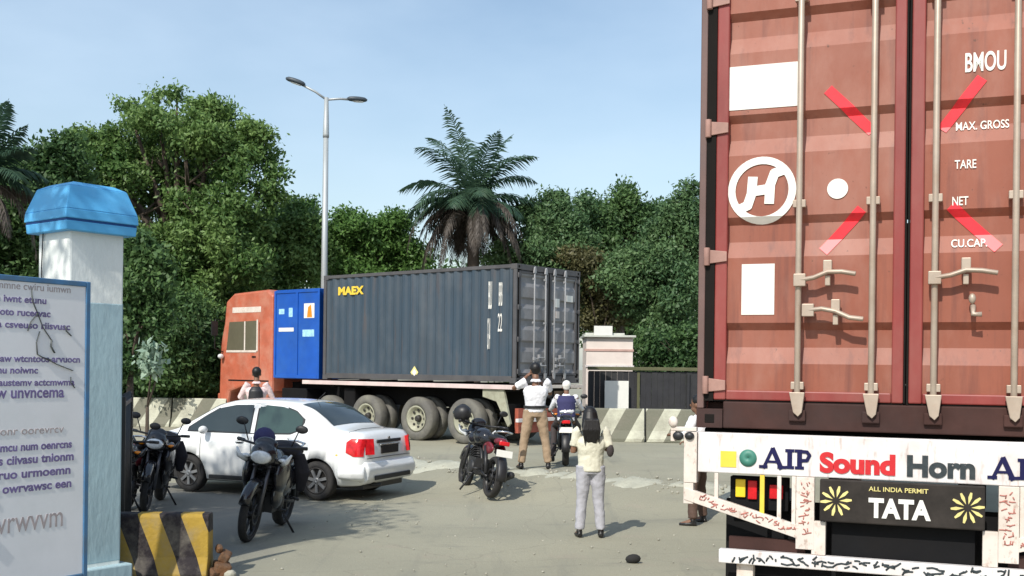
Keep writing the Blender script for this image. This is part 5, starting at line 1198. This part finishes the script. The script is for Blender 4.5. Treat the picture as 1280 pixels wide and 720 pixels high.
# C: seated rider
seat = dict(pelvis=(0, 0, .93), chest=(0, .04, 1.20), neck=(0, .06, 1.42), head=(0, .08, 1.52), shR=(.19, .05, 1.33), elR=(.28, .22, 1.13), haR=(.33, .50, 1.06), shL=(-.19, .05, 1.33), elL=(-.28, .22, 1.13), haL=(-.33, .50, 1.06),
            hpR=(.10, .05, .88), knR=(.24, .42, .72), anR=(.22, .18, .42), toR=(.23, .36, .36), hpL=(-.10, .05, .88), knL=(-.24, .42, .72), anL=(-.26, .12, .10), toL=(-.27, .30, .05))
Cc = person('person in a navy vest over white sleeves sitting on a motorcycle near the container doors', (1.01, 19.93), R(-3), seat, 'shirt_white', 'dark_cloth', sleeve='long', hat='helmet', scale=.92, z=0)
q = MB(); q.rings([(0, .0, .93, .185, .15), (0, .02, 1.05, .18, .142), (0, .04, 1.25, .20, .15), (0, .05, 1.36, .16, .11)], 20); q.build('vest', M['navy_cloth'], Cc, remesh=.014, smooth_it=4)
# D: pink shirt with black bag, beyond the sedan
Dp = person('person in pale pink shirt with a black bag, beyond the sedan roof', (-5.2, 22.0), R(10), stand(.11, elR=(.30, .05, 1.15), haR=(.2, .22, 1.0), elL=(-.30, .05, 1.15), haL=(-.2, .22, 1.0)), 'shirt_pink', 'dark_cloth', sleeve='long', scale=1.06)
q = MB(); q.rings([(0, -.19, .98, .11, .05), (0, -.20, 1.08, .15, .08), (0, -.20, 1.28, .13, .075), (0, -.18, 1.36, .08, .04)], 16); q.build('backpack', M['plastic'], Dp, remesh=.014, smooth_it=3)
# E: behind the near truck
Ep = person('person in white shirt and brown trousers mostly hidden behind the near truck corner', (2.47, 14.25), R(60), stand(.15, elR=(.30, .02, 1.14), haR=(.22, .2, 1.1), elL=(-.36, .05, 1.2), haL=(-.22, .25, 1.2)), 'shirt_white', 'brown_cloth', sleeve='long', scale=1.0)

# ------------------------------------------------------------------ small litter
def stone(label, x, y, r, m):
    q = MB(); q.ell((0, 0, r*.5), (r, r*.75, r*.6), 9, 6, rot=(.2, .1, .5)); o = q.build('stone', m, loc=(x, y, gz(x, y)), rot=(0, 0, random.random()*3)); tag(o, label, 'stone')
stone('fist sized black stone lying on the open ground at the bottom centre', 1.31, 11.45, .085, M['dark_stone'])
stone('small pale stone on the grit by the wheel of the sedan', -1.9, 15.2, .05, M['stone'])

# separate pieces that share a name become parts of their own
def split(o):
    bm = bmesh.new(); bm.from_mesh(o.data); bm.verts.ensure_lookup_table(); seen = set(); groups = []
    for v in bm.verts:
        if v.index in seen: continue
        st = [v]; seen.add(v.index); g = []
        while st:
            a = st.pop(); g.append(a.index)
            for e in a.link_edges:
                b = e.other_vert(a)
                if b.index not in seen: seen.add(b.index); st.append(b)
        groups.append(set(g))
    bm.free()
    if len(groups) < 2 or len(groups) > 12: return
    src = o.data
    for i, g in enumerate(groups):
        bm = bmesh.new(); bm.from_mesh(src); bm.verts.ensure_lookup_table()
        bmesh.ops.delete(bm, geom=[v for v in bm.verts if v.index not in g], context='VERTS')
        me = src.copy(); bm.to_mesh(me); bm.free()
        if i == 0: o.data = me
        else:
            c = o.copy(); c.data = me; C.objects.link(c)
for o in list(C.objects):
    if o.type == 'MESH' and o.parent and not o.children and o.name.split('.')[0] in ('side_rail', 'rust_beam', 'mud_flap', 'tank_shroud', 'door_seam', 'marker_lamp', 'fuel_tank', 'leg', 'side_fairing', 'side_stand'): split(o)
for o in C.objects:
    if 'label' in o and not (4 <= len(o['label'].split()) <= 16) and o.parent is None: print('LABEL', len(o['label'].split()), o.name, o['label'])
